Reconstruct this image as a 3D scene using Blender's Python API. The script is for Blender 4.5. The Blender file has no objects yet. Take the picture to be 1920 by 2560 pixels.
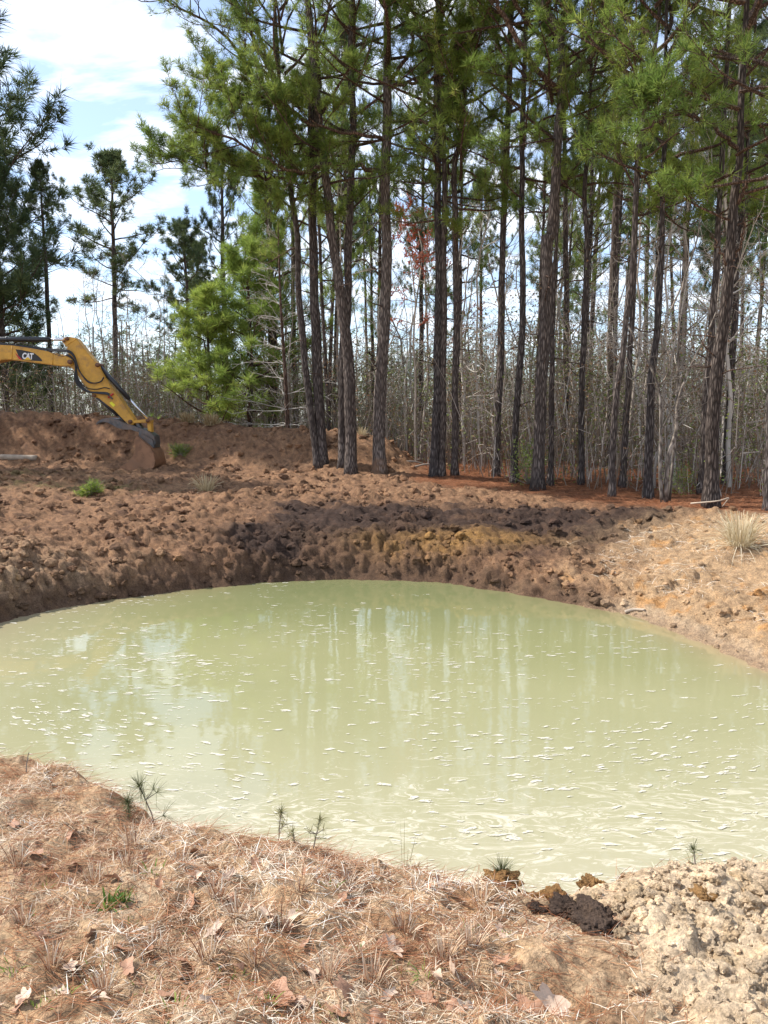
import bpy, bmesh, math, random
import numpy as np
from mathutils import Vector, Matrix, Quaternion

# ------------------------------------------------------------------ camera, sky, sun, exposure
sc = bpy.context.scene
C = sc.collection
PITCH = math.radians(6.7); FPX = 1950.0; EYE = 1.6
cd = bpy.data.cameras.new('camera'); cam = bpy.data.objects.new('camera', cd); C.objects.link(cam)
cam.location = (0, 0, EYE); cam.rotation_euler = (math.pi/2 - PITCH, 0, 0)
cd.sensor_fit = 'VERTICAL'; cd.sensor_height = 36.0; cd.sensor_width = 27.0
cd.lens = FPX/2560*36.0; cd.clip_start = 0.05; cd.clip_end = 3000
sc.camera = cam
SUN_AZ, SUN_EL = math.radians(-73), math.radians(43)          # azimuth from +Y towards +X
sun_dir = Vector((math.sin(SUN_AZ)*math.cos(SUN_EL), math.cos(SUN_AZ)*math.cos(SUN_EL), math.sin(SUN_EL)))
w = bpy.data.worlds.new('World'); sc.world = w; w.use_nodes = True
def build_world():
    nt = w.node_tree; N = nt.nodes; L = nt.links; N.clear()
    out = N.new('ShaderNodeOutputWorld'); bg = N.new('ShaderNodeBackground'); bg.inputs[1].default_value = 0.1
    sky = N.new('ShaderNodeTexSky'); sky.sky_type = 'NISHITA'; sky.sun_disc = False
    sky.sun_elevation = SUN_EL; sky.sun_rotation = SUN_AZ % (2*math.pi); sky.air_density = 1.0; sky.dust_density = 0.6
    tc = N.new('ShaderNodeTexCoord'); sep = N.new('ShaderNodeSeparateXYZ'); L.new(tc.outputs['Generated'], sep.inputs[0])
    zz = N.new('ShaderNodeMath'); zz.operation = 'MAXIMUM'; L.new(sep.outputs['Z'], zz.inputs[0]); zz.inputs[1].default_value = 0.0
    za = N.new('ShaderNodeMath'); za.operation = 'ADD'; L.new(zz.outputs[0], za.inputs[0]); za.inputs[1].default_value = 0.16
    dx = N.new('ShaderNodeMath'); dx.operation = 'DIVIDE'; L.new(sep.outputs['X'], dx.inputs[0]); L.new(za.outputs[0], dx.inputs[1])
    dy = N.new('ShaderNodeMath'); dy.operation = 'DIVIDE'; L.new(sep.outputs['Y'], dy.inputs[0]); L.new(za.outputs[0], dy.inputs[1])
    cmb = N.new('ShaderNodeCombineXYZ'); L.new(dx.outputs[0], cmb.inputs[0]); L.new(dy.outputs[0], cmb.inputs[1])
    mp = N.new('ShaderNodeMapping'); mp.inputs['Rotation'].default_value = (0, 0, 0.5); mp.inputs['Scale'].default_value = (1.0, 1.9, 1)
    L.new(cmb.outputs[0], mp.inputs[0])
    n1 = N.new('ShaderNodeTexNoise'); n1.inputs['Scale'].default_value = 3.4; n1.inputs['Detail'].default_value = 6; n1.inputs['Roughness'].default_value = 0.55
    n1.inputs['Distortion'].default_value = 0.35
    L.new(mp.outputs[0], n1.inputs['Vector'])
    rp = N.new('ShaderNodeValToRGB'); rp.color_ramp.elements[0].position = 0.42; rp.color_ramp.elements[1].position = 0.74
    rp.color_ramp.elements[0].color = (0.16, 0.16, 0.16, 1)
    L.new(n1.outputs['Fac'], rp.inputs[0])
    mix = N.new('ShaderNodeMix'); mix.data_type = 'RGBA'; L.new(rp.outputs[0], mix.inputs['Factor'])
    gain = N.new('ShaderNodeMix'); gain.data_type = 'RGBA'; gain.blend_type = 'MULTIPLY'; gain.inputs['Factor'].default_value = 1.0; gain.inputs['B'].default_value = (1.35, 1.5, 1.7, 1); L.new(sky.outputs[0], gain.inputs['A'])
    L.new(gain.outputs['Result'], mix.inputs['A']); mix.inputs['B'].default_value = (12.0, 12.2, 12.5, 1)
    L.new(mix.outputs['Result'], bg.inputs[0]); L.new(bg.outputs[0], out.inputs[0])
build_world()
sd_ = bpy.data.lights.new('sun', 'SUN'); sd_.energy = 5.0; sd_.angle = math.radians(0.5); sd_.color = (1.0, 0.95, 0.87)
sun = bpy.data.objects.new('sun', sd_); C.objects.link(sun); sun.rotation_euler = sun_dir.to_track_quat('Z', 'Y').to_euler()
sun.location = sun_dir*60
vs = sc.view_settings; vs.view_transform = 'Standard'; vs.look = 'None'; vs.gamma = 1; vs.exposure = 0.54
sc.render.engine = 'CYCLES'; sc.cycles.max_bounces = 5; sc.cycles.diffuse_bounces = 3; sc.cycles.glossy_bounces = 2
sc.cycles.transmission_bounces = 2; sc.cycles.use_denoising = True

# ------------------------------------------------------------------ pixel helpers
CA, SA = math.cos(PITCH), math.sin(PITCH)
def ray(px, py):
    u = (px-960)/FPX; v = -(py-1280)/FPX
    return np.array([u, CA+SA*v, -SA+CA*v])
def at_y(px, py, Y):
    r = ray(px, py); t = Y/r[1]; return np.array([r[0]*t, Y, EYE+r[2]*t])
def at_z(px, py, z):
    r = ray(px, py); t = (z-EYE)/r[2]; return np.array([r[0]*t, r[1]*t, z])

# ------------------------------------------------------------------ noise
_rs = np.random.RandomState(5)
_perm = _rs.permutation(256); _perm = np.concatenate([_perm, _perm, _perm])
_g2 = np.stack([np.cos(np.arange(256)*2.399), np.sin(np.arange(256)*2.399)], 1)
_g3 = _rs.normal(size=(256, 3)); _g3 /= np.linalg.norm(_g3, axis=1)[:, None]
_rnd = _rs.rand(256)
def fade(t): return t*t*t*(t*(t*6-15)+10)
def perlin2(x, y):
    x = np.asarray(x, float); y = np.asarray(y, float)
    xi = np.floor(x).astype(int); yi = np.floor(y).astype(int); xf = x-xi; yf = y-yi; xi &= 255; yi &= 255
    def g(i, j, fx, fy):
        h = _perm[_perm[(xi+i) & 255]+((yi+j) & 255)]; G = _g2[h]; return G[..., 0]*fx+G[..., 1]*fy
    u = fade(xf); v = fade(yf)
    a = g(0, 0, xf, yf)*(1-u)+g(1, 0, xf-1, yf)*u; b = g(0, 1, xf, yf-1)*(1-u)+g(1, 1, xf-1, yf-1)*u
    return (a*(1-v)+b*v)*1.4
def fbm2(x, y, o=4):
    s = 0; a = 0.5; f = 1.0
    for k in range(o): s = s+a*perlin2(x*f+17.3*k, y*f-9.1*k); a *= .5; f *= 2.03
    return s
def perlin3(p):
    pi = np.floor(p).astype(int); pf = p-pi; pi &= 255; U = fade(pf); r = 0
    for i in (0, 1):
        for j in (0, 1):
            for k in (0, 1):
                h = _perm[_perm[_perm[(pi[:, 0]+i) & 255]+((pi[:, 1]+j) & 255)]+((pi[:, 2]+k) & 255)]
                d = (pf-np.array([i, j, k]))
                wgt = (U[:, 0] if i else 1-U[:, 0])*(U[:, 1] if j else 1-U[:, 1])*(U[:, 2] if k else 1-U[:, 2])
                r = r+wgt*(_g3[h]*d).sum(1)
    return r*1.5
def lumps(x, y, cell, seed=0):
    """rounded clods: each cell holds one dome of its own size"""
    X = x/cell+seed*13.7; Y = y/cell+seed*7.9
    xi = np.floor(X).astype(int); yi = np.floor(Y).astype(int); out = np.zeros_like(X)
    for i in (-1, 0, 1):
        for j in (-1, 0, 1):
            a = (xi+i) & 255; b = (yi+j) & 255
            h = _perm[_perm[a]+b]; h2 = _perm[h+37]; h3 = _perm[h2+91]
            cx = xi+i+_rnd[h]; cy = yi+j+_rnd[h2]; r = 0.25+0.6*_rnd[h3]
            d2 = ((X-cx)**2+(Y-cy)**2)/(r*r)
            out = np.maximum(out, np.sqrt(np.clip(1-d2, 0, 1))*r)
    return out*cell
def sstep(a, b, x):
    t = np.clip((x-a)/(b-a), 0, 1); return t*t*(3-2*t)

# ------------------------------------------------------------------ mesh building
def link(o, parent=None):
    C.objects.link(o)
    if parent is not None: o.parent = parent
    return o
class Acc:
    def __init__(s): s.V = []; s.F = []; s.n = 0; s.col = []; s.v = []
    def add(s, v, f, mi=0, val=None, col=None):
        v = np.asarray(v, np.float32).reshape(-1, 3); f = np.asarray(f, np.int64)
        if len(v) == 0: return
        s.V.append(v); s.F.append((f+s.n, mi)); s.n += len(v)
        s.v.append(np.full(len(v), .5, np.float32) if val is None else np.broadcast_to(np.asarray(val, np.float32), (len(v),)))
        s.col.append(None if col is None else np.broadcast_to(np.asarray(col, np.float32), (len(v), 3)))
    def mesh(s, name, mats, smooth=True, val=False):
        me = bpy.data.meshes.new(name)
        V = np.concatenate(s.V); me.vertices.add(len(V)); me.vertices.foreach_set('co', V.ravel())
        lv = np.concatenate([f.ravel() for f, m in s.F]); cnt = np.concatenate([np.full(len(f), f.shape[1]) for f, m in s.F])
        mi = np.concatenate([np.full(len(f), m) for f, m in s.F])
        me.loops.add(len(lv)); me.loops.foreach_set('vertex_index', lv.astype(np.int32))
        me.polygons.add(len(cnt)); st = np.concatenate([[0], np.cumsum(cnt)[:-1]])
        me.polygons.foreach_set('loop_start', st.astype(np.int32))
        me.polygons.foreach_set('material_index', mi.astype(np.int32))
        me.polygons.foreach_set('use_smooth', np.full(len(cnt), smooth))
        if s.col[0] is not None:
            a = me.attributes.new('col', 'FLOAT_COLOR', 'POINT'); c = np.concatenate(s.col)
            a.data.foreach_set('color', np.concatenate([c, np.ones((len(c), 1), np.float32)], 1).ravel().astype(np.float32))
        if val:
            a = me.attributes.new('v', 'FLOAT', 'POINT'); a.data.foreach_set('value', np.concatenate(s.v).astype(np.float32))
        me.update(calc_edges=True)
        for m in mats: me.materials.append(m)
        return me
def norm(v): return v/np.maximum(np.linalg.norm(v, axis=-1, keepdims=True), 1e-9)
def segs(P0, P1, R0, R1, sides=3):
    """many straight tapered rods"""
    P0 = np.asarray(P0, float); P1 = np.asarray(P1, float); n = len(P0)
    d = norm(P1-P0); ref = np.where(np.abs(d[:, 2:3]) > .9, np.array([[1., 0, 0]]), np.array([[0, 0, 1.]]))
    a = norm(np.cross(d, ref)); b = np.cross(d, a)
    ang = np.arange(sides)*2*math.pi/sides
    ring = a[:, None, :]*np.cos(ang)[None, :, None]+b[:, None, :]*np.sin(ang)[None, :, None]
    v = np.concatenate([P0[:, None, :]+ring*np.asarray(R0)[:, None, None], P1[:, None, :]+ring*np.asarray(R1)[:, None, None]], 1)
    k = np.arange(sides); k2 = (k+1) % sides
    q = np.stack([k, k2, k2+sides, k+sides], 1)
    f = (q[None]+(np.arange(n)*2*sides)[:, None, None]).reshape(-1, 4)
    return v.reshape(-1, 3), f
def tube(P, R, sides=10, cap=True, wob=0.0, seed=0):
    P = np.asarray(P, float); R = np.asarray(R, float); n = len(P)
    T = np.gradient(P, axis=0); T = norm(T); a = np.cross(T[0], [0.3, 0.9, 0.1]); a /= np.linalg.norm(a); ring = []
    for i in range(n):
        a = a-T[i]*np.dot(a, T[i]); a /= np.linalg.norm(a); b = np.cross(T[i], a)
        ang = np.arange(sides)*2*math.pi/sides
        rr = np.full(sides, R[i])
        if wob: rr = rr*(1+wob*perlin2(np.cos(ang)*1.7+seed, np.sin(ang)*1.7+P[i, 2]*1.3))
        ring.append(P[i]+rr[:, None]*(a*np.cos(ang)[:, None]+b*np.sin(ang)[:, None]))
    V = np.concatenate(ring); k = np.arange(sides); k2 = (k+1) % sides
    F = np.concatenate([np.stack([k+i*sides, k2+i*sides, k2+(i+1)*sides, k+(i+1)*sides], 1) for i in range(n-1)])
    if cap:
        V = np.concatenate([V, P[:1], P[-1:]]); m = n*sides
        e0 = np.stack([k2, k, np.full(sides, m), np.full(sides, m)], 1); e1 = np.stack([k+(n-1)*sides, k2+(n-1)*sides, np.full(sides, m+1), np.full(sides, m+1)], 1)
        return V, F, np.concatenate([e0[:, :3], e1[:, :3]])
    return V, F, None
def add_tube(acc, P, R, sides=10, mi=0, wob=0.0, seed=0, val=None, col=None):
    V, F, E = tube(P, R, sides, True, wob, seed)
    n0 = acc.n; acc.add(V, F, mi, val, col); acc.F.append((E+n0, mi))
def spline(P, n):
    """smooth resample of a polyline (Catmull-Rom)"""
    P = np.asarray(P, float); m = len(P)
    if m == 2: return P[0]+(P[1]-P[0])*np.linspace(0, 1, n)[:, None]
    Q = np.concatenate([[2*P[0]-P[1]], P, [2*P[-1]-P[-2]]]); t = np.linspace(0, m-1-1e-6, n); i = t.astype(int); u = (t-i)[:, None]
    a, b, c, d = Q[i], Q[i+1], Q[i+2], Q[i+3]
    return .5*((2*b)+(c-a)*u+(2*a-5*b+4*c-d)*u*u+(3*b-a-3*c+d)*u**3)
def needles(rng, c, d, L, K, wd, spread=(.35, 1.25), back=.08):
    """tufts of needles: c centres, d twig directions, L lengths"""
    c = np.asarray(c, float); d = norm(np.asarray(d, float)); n = len(c)
    ref = np.where(np.abs(d[:, 2:3]) > .9, np.array([[1., 0, 0]]), np.array([[0, 0, 1.]]))
    a = norm(np.cross(d, ref)); b = np.cross(d, a)
    ph = rng.rand(n, K)*2*math.pi; al = spread[0]+(spread[1]-spread[0])*rng.rand(n, K)
    nd = d[:, None]*np.cos(al)[..., None]+(a[:, None]*np.cos(ph)[..., None]+b[:, None]*np.sin(ph)[..., None])*np.sin(al)[..., None]
    Ln = np.asarray(L)[:, None]*(.7+.5*rng.rand(n, K))
    base = c[:, None]-d[:, None]*(rng.rand(n, K)*back)[..., None]
    tip = base+nd*Ln[..., None]; tip[..., 2] -= 0.12*Ln*rng.rand(n, K)
    side = norm(np.cross(nd, rng.normal(size=(n, K, 3))))*wd
    mid = base+nd*(Ln*.15)[..., None]
    v = np.stack([mid-side, mid+side, tip], 2).reshape(-1, 3)
    return v, np.arange(len(v)).reshape(-1, 3)

# ------------------------------------------------------------------ tagging
def tag(o, label=None, cat=None, group=None, kind=None):
    if label: o['label'] = label
    if cat: o['category'] = cat
    if group: o['group'] = group
    if kind: o['kind'] = kind
    return o
def empty(name, loc):
    o = bpy.data.objects.new(name, None); o.empty_display_size = .2; o.location = loc; return link(o)
def obj(name, me, parent=None, loc=(0, 0, 0)):
    o = bpy.data.objects.new(name, me); o.location = loc; return link(o, parent)

# ------------------------------------------------------------------ materials
def nodes(name):
    m = bpy.data.materials.new(name); m.use_nodes = True; nt = m.node_tree
    return m, nt, nt.nodes['Principled BSDF']
def nd(nt, t, **kw):
    n = nt.nodes.new(t)
    for k, v in kw.items():
        if k in n.inputs: n.inputs[k].default_value = v
        else: setattr(n, k, v)
    return n
def ramp(nt, fac, stops):
    r = nt.nodes.new('ShaderNodeValToRGB'); e = r.color_ramp.elements
    while len(e) < len(stops): e.new(.5)
    for x, (p, c) in zip(e, stops): x.position = p; x.color = (*c, 1)
    nt.links.new(fac, r.inputs[0]); return r.outputs[0]
def mixc(nt, fac, a, b, mode='MIX'):
    m = nt.nodes.new('ShaderNodeMix'); m.data_type = 'RGBA'; m.blend_type = mode
    for k, v in (('Factor', fac), ('A', a), ('B', b)):
        if isinstance(v, bpy.types.NodeSocket): nt.links.new(v, m.inputs[k])
        else: m.inputs[k].default_value = v if k == 'Factor' else (*v, 1)
    return m.outputs['Result']
def noise(nt, scale, detail=4, rough=.6, vec=None, dist=0.0):
    n = nd(nt, 'ShaderNodeTexNoise', Scale=scale, Detail=detail, Roughness=rough, Distortion=dist)
    if vec is not None: nt.links.new(vec, n.inputs['Vector'])
    return n.outputs['Fac']
def bump(nt, b, h, strength=.5, dist=.02):
    n = nd(nt, 'ShaderNodeBump', Strength=strength, Distance=dist); nt.links.new(h, n.inputs['Height']); nt.links.new(n.outputs[0], b.inputs['Normal'])
def coord(nt, which='Object', scale=None):
    t = nt.nodes.new('ShaderNodeTexCoord'); o = t.outputs[which]
    if scale:
        m = nt.nodes.new('ShaderNodeMapping'); m.inputs['Scale'].default_value = scale; nt.links.new(o, m.inputs[0]); o = m.outputs[0]
    return o

def mat_soil(name, attr=True, cols=None, bscale=70):
    m, nt, b = nodes(name); b.inputs['Roughness'].default_value = .95; b.inputs['Specular IOR Level'].default_value = .15
    g = nt.nodes.new('ShaderNodeNewGeometry').outputs['Position']
    if attr: base = nd(nt, 'ShaderNodeAttribute', attribute_name='col').outputs['Color']
    else:
        oi = nt.nodes.new('ShaderNodeObjectInfo'); base = ramp(nt, oi.outputs['Random'], cols)
    n1 = noise(nt, 9, 5, .7, g); n2 = noise(nt, bscale, 4, .65, g)
    k = ramp(nt, n1, [(.3, (.62, .6, .58)), (.5, (1, 1, 1)), (.7, (1.35, 1.3, 1.2))])
    c = mixc(nt, 1.0, base, k, 'MULTIPLY')
    k2 = ramp(nt, n2, [(.3, (.55, .54, .53)), (.65, (1.35, 1.32, 1.28))])
    c = mixc(nt, 1.0, c, k2, 'MULTIPLY')
    n3 = noise(nt, 17, 7, .78, g, .6); ad = nd(nt, 'ShaderNodeMath', operation='MULTIPLY_ADD'); nt.links.new(n3, ad.inputs[0]); ad.inputs[1].default_value = 3.0; nt.links.new(n2, ad.inputs[2])
    nt.links.new(c, b.inputs['Base Color']); bump(nt, b, ad.outputs[0], .9, .02); return m
def mat_val(name, stops, rough=.8, transl=0.0, obj_rand=True, spec=.2):
    """colour by the per-tuft / per-blade value v"""
    m, nt, b = nodes(name); b.inputs['Roughness'].default_value = rough; b.inputs['Specular IOR Level'].default_value = spec
    v = nd(nt, 'ShaderNodeAttribute', attribute_name='v').outputs['Fac']
    c = ramp(nt, v, stops)
    if obj_rand:
        oi = nt.nodes.new('ShaderNodeObjectInfo')
        k = ramp(nt, oi.outputs['Random'], [(0, (.75, .8, .8)), (1, (1.2, 1.1, 1.0))]); c = mixc(nt, 1.0, c, k, 'MULTIPLY')
    nt.links.new(c, b.inputs['Base Color'])
    if transl:
        t = nt.nodes.new('ShaderNodeBsdfTranslucent'); nt.links.new(c, t.inputs[0]); mx = nt.nodes.new('ShaderNodeMixShader'); mx.inputs[0].default_value = transl
        nt.links.new(b.outputs[0], mx.inputs[1]); nt.links.new(t.outputs[0], mx.inputs[2]); nt.links.new(mx.outputs[0], nt.nodes['Material Output'].inputs[0])
    return m
def mat_bark(name, dark, light, scale=(1, 1, .16), vs_=30, foot=None):
    m, nt, b = nodes(name); b.inputs['Roughness'].default_value = .9; b.inputs['Specular IOR Level'].default_value = .15
    co = coord(nt, 'Object', scale)
    v = nd(nt, 'ShaderNodeTexVoronoi', Scale=vs_, feature='DISTANCE_TO_EDGE'); nt.links.new(co, v.inputs['Vector'])
    n1 = noise(nt, vs_*.6, 5, .7, co); n2 = noise(nt, 1.3, 3, .6, co)
    h = nd(nt, 'ShaderNodeMath', operation='MULTIPLY'); r = ramp(nt, v.outputs['Distance'], [(0, (0, 0, 0)), (.28, (1, 1, 1))])
    nt.links.new(r, h.inputs[0]); nt.links.new(n1, h.inputs[1])
    c = ramp(nt, h.outputs[0], [(0.02, tuple(x*.45 for x in dark)), (.3, dark), (.62, light)])
    oi = nt.nodes.new('ShaderNodeObjectInfo'); k = ramp(nt, oi.outputs['Random'], [(0, (.8, .8, .82)), (1, (1.2, 1.12, 1.05))]); c = mixc(nt, 1.0, c, k, 'MULTIPLY')
    k = ramp(nt, n2, [(.35, (.75, .72, .7)), (.65, (1.2, 1.2, 1.2))]); c = mixc(nt, 1.0, c, k, 'MULTIPLY')
    if foot:      # mud or char up the foot of the trunk
        sp = nt.nodes.new('ShaderNodeSeparateXYZ'); nt.links.new(coord(nt), sp.inputs[0]); q = nd(nt, 'ShaderNodeMath', operation='MULTIPLY_ADD'); nt.links.new(noise(nt, 4, 4, .6, coord(nt)), q.inputs[0]); q.inputs[1].default_value = 1.2; nt.links.new(sp.outputs['Z'], q.inputs[2])
        c = mixc(nt, ramp(nt, q.outputs[0], [(foot[1]*.55, (.85, .85, .85)), (foot[1], (0, 0, 0))]), c, foot[0])
    nt.links.new(c, b.inputs['Base Color']); bump(nt, b, h.outputs[0], .9, .03); return m
def mat_plain(name, col, rough=.6, metal=0.0, var=.25, nscale=6, dirt=None, bmp=0.0, dscale=3):
    m, nt, b = nodes(name); b.inputs['Roughness'].default_value = rough; b.inputs['Metallic'].default_value = metal
    co = coord(nt); n = noise(nt, nscale, 5, .65, co)
    c = ramp(nt, n, [(.3, tuple(x*(1-var) for x in col)), (.7, tuple(min(1, x*(1+var)) for x in col))])
    if dirt:
        f = ramp(nt, noise(nt, dscale, 6, .7, co), [(.5, (0, 0, 0)), (.72, (.8, .8, .8))]); c = mixc(nt, f, c, dirt)
    nt.links.new(c, b.inputs['Base Color'])
    if bmp: bump(nt, b, n, bmp, .02)
    return m

M = {}
M['ground'] = mat_soil('ground_soil')
M['clod'] = mat_soil('clod_soil', bscale=90)
M['clod_brown'] = mat_soil('clod_brown', False, [(0, (.15, .083, .052)), (.5, (.22, .125, .075)), (1, (.33, .205, .125))])
M['clod_tan'] = mat_soil('clod_tan', False, [(0, (.55, .41, .26)), (1, (.68, .53, .37))], 110)
M['clod_ochre'] = mat_soil('clod_ochre', False, [(0, (.27, .15, .06)), (1, (.36, .21, .09))], 110)
M['clod_black'] = mat_soil('clod_black', False, [(0, (.08, .055, .043)), (1, (.105, .073, .056))], 110)
M['bark'] = mat_bark('pine_bark', (.10, .084, .077), (.24, .21, .19))
M['bark_muddy'] = mat_bark('muddy_pine_bark', (.12, .104, .096), (.29, .26, .24), foot=((.24, .135, .075), .98)); M['bark_burnt'] = mat_bark('charred_pine_bark', (.10, .084, .077), (.24, .21, .19), foot=((.03, .027, .026), .98)); M['bark_black'] = mat_bark('dark_pine_bark', (.06, .05, .046), (.16, .138, .125))
M['bark_red'] = mat_bark('pine_limb_bark', (.12, .082, .064), (.27, .19, .15), vs_=30)
M['grey_bark'] = mat_bark('smooth_grey_bark', (.25, .22, .19), (.42, .38, .33), (1, 1, .5), 9)
M['twig'] = mat_plain('bare_twigs', (.29, .245, .205), .9, nscale=2)
M['twig_pale'] = mat_plain('pale_dead_twigs', (.46, .42, .37), .9, nscale=2)
M['needle'] = mat_val('pine_needles', [(0, (.09, .15, .035)), (.5, (.215, .3, .065)), (1, (.37, .43, .11))], .5, .5)
M['needle_far'] = mat_val('far_pine_needles', [(0, (.045, .075, .035)), (.5, (.1, .14, .06)), (1, (.2, .23, .09))], .6, .4)
M['needle_young'] = mat_val('young_pine_needles', [(0, (.14, .22, .045)), (.5, (.26, .36, .08)), (1, (.4, .47, .12))], .5, .5)
M['thicket_leaf'] = mat_val('thicket_leaves', [(0, (.3, .165, .09)), (.35, (.25, .16, .09)), (.5, (.13, .14, .055)), (.8, (.17, .22, .06)), (1, (.3, .35, .1))], .8, .25, False)
M['cane'] = mat_val('thicket_canes', [(0, (.12, .09, .065)), (.6, (.25, .2, .155)), (1, (.55, .49, .43))], .9, 0, False)
M['red_bud'] = mat_val('red_buds', [(0, (.3, .06, .035)), (1, (.5, .14, .07))], .7, .3, False)
M['straw'] = mat_val('dry_straw', [(0, (.2, .085, .05)), (.22, (.4, .22, .13)), (.42, (.6, .47, .33)), (.75, (.76, .66, .52)), (1, (.82, .78, .7))], .75, .15, False)
M['pinestraw'] = mat_val('pine_straw', [(0, (.16, .055, .024)), (.6, (.3, .115, .05)), (1, (.44, .22, .11))], .8, .1, False)
M['bleached'] = mat_val('bleached_grass', [(0, (.34, .24, .12)), (.5, (.55, .45, .28)), (1, (.74, .67, .5))], .7, .2, False)
M['green_grass'] = mat_val('green_grass', [(0, (.05, .1, .02)), (.6, (.13, .22, .04)), (1, (.28, .36, .08))], .6, .3, False)
M['seedling'] = mat_val('seedling_needles', [(0, (.06, .07, .03)), (.5, (.14, .15, .06)), (1, (.3, .26, .13))], .7, .2, False)
M['leaf'] = mat_plain('dry_oak_leaf', (.32, .17, .1), .7, nscale=14, var=.35, bmp=.3)
M['leaf_pale'] = mat_plain('pale_dry_leaf', (.5, .36, .26), .7, nscale=14, var=.3, bmp=.3)
M['foam'] = mat_plain('foam', (.62, .585, .49), .6, nscale=12, var=.12)
M['deadwood'] = mat_plain('bleached_wood', (.36, .29, .22), .85, nscale=9, var=.3, bmp=.4)

# ------------------------------------------------------------------ pond outline and the lie of the land
ZW = -0.7
far_px = [(-220, 1660), (0, 1557), (120, 1525), (300, 1497), (450, 1478), (640, 1458), (800, 1449), (960, 1450), (1100, 1455), (1250, 1478),
          (1400, 1503), (1500, 1523), (1600, 1545), (1700, 1585), (1800, 1625), (1920, 1680)]
far_xy = [at_z(x, y, ZW)[:2] for x, y in far_px]
lip_px = [(0, 1900), (100, 1950), (200, 2005), (300, 2052), (420, 2078), (600, 2100), (720, 2125), (850, 2142), (1000, 2172), (1120, 2195), (1230, 2205), (1360, 2240), (1480, 2205), (1620, 2190), (1760, 2188), (1920, 2165)]
lip_xy = [at_z(x, y, -.09)[:2] for x, y in lip_px]
near_xy = [p+np.array([.26 if i < 4 else .06, .44]) for i, p in enumerate(lip_xy)]
pond = np.array(far_xy+[(4.25, 5.6), (4.0, 4.1), (2.7, 3.25)]+near_xy[::-1]+[(-2.6, 4.15), (-3.8, 4.8), (-5.0, 6.0)])
def pond_sd(x, y):
    x = np.asarray(x, float); y = np.asarray(y, float); d = np.full(x.shape, 1e9); ins = np.zeros(x.shape, bool)
    for i in range(len(pond)):
        a = pond[i]; b = pond[(i+1) % len(pond)]; e = b-a
        t = np.clip(((x-a[0])*e[0]+(y-a[1])*e[1])/(e@e), 0, 1)
        d = np.minimum(d, np.hypot(x-a[0]-t*e[0], y-a[1]-t*e[1]))
        c = ((a[1] > y) != (b[1] > y)) & (x < (b[0]-a[0])*(y-a[1])/(b[1]-a[1]+1e-12)+a[0]); ins ^= c
    return np.where(ins, -d, d)
crest = np.array([(-40, 25, 1.5), (-20, 23.4, 1.5), (-11, 22.6, 1.42), (-6.4, 22, 1.2), (-3.4, 20.9, .98), (-1.9, 20.4, .92), (-.5, 19.9, .85), (.55, 19.2, .15)])
def mound(x, y):
    h = np.zeros(np.shape(x))
    for i in range(len(crest)-1):
        a = crest[i]; b = crest[i+1]; e = b[:2]-a[:2]; t = np.clip(((x-a[0])*e[0]+(y-a[1])*e[1])/(e@e), 0, 1)
        dd = np.hypot(x-a[0]-t*e[0], y-a[1]-t*e[1]); hh = a[2]+(b[2]-a[2])*t
        h = np.maximum(h, hh*np.exp(-(dd/(.75+.45*hh))**2.6))
    return h
def treeline(x): return np.where(x < -1.5, 18.0, np.maximum(18-(x+1.5)*.93, 8.5))
PIN = np.array([0, .1, .25, .45, .8, 2, 4, 7, 14, 40, 700])
FARZ = np.array([-.7, -.6, -.42, -.27, -.14, .02, .2, .33, .4, .42, .42])
RIGZ = np.array([-.7, -.66, -.6, -.52, -.4, -.1, .15, .3, .38, .42, .42])
NEAZ = np.array([-.7, -.5, -.24, -.09, -.04, 0, .02, .03, .05, .3, .42])
def nearw(x, y): return 1-sstep(.0, .9, y-(3.9+.12*x-.28*np.minimum(x, 0)))
def zones(x, y, sd):
    """soft masks of the kinds of ground"""
    n = fbm2(x*.55+3, y*.55, 4); n2 = fbm2(x*1.7, y*1.7+8, 4)
    nw = nearw(x, y)
    tl = treeline(x)
    forest = sstep(.1, 1.3, y-tl+1.2*n)*sstep(.2, 1.2, x+.3*n)
    forest = np.maximum(forest, sstep(25, 28, y)*(x < 3))
    rs_ = sstep(1.2, 3.4, x+1.5*n2-.5*(y-9))*(1-forest)*(1-nw)*sstep(13.0, 11.0, y+.8*n)
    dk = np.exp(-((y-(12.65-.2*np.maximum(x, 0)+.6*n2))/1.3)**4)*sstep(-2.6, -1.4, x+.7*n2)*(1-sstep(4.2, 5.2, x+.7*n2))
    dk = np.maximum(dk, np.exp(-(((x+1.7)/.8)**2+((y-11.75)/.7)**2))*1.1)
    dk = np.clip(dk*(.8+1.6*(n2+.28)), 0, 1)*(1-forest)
    oc = np.exp(-(((x-1.0)/1.35)**2+((y-11.72+.12*x)/.38)**2))*np.clip(.8+1.6*n2, 0, .9)
    cl = sstep(.42, .78, x-.25*(2.9-y)+.35*n2)*nw*(.12+.88*sstep(3.05, 2.6, y+.3*n2))                     # near right: pale clods
    return dict(n=n, n2=n2, near=nw, forest=forest, sand=rs_, dark=dk, ochre=oc, clods=cl)
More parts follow.
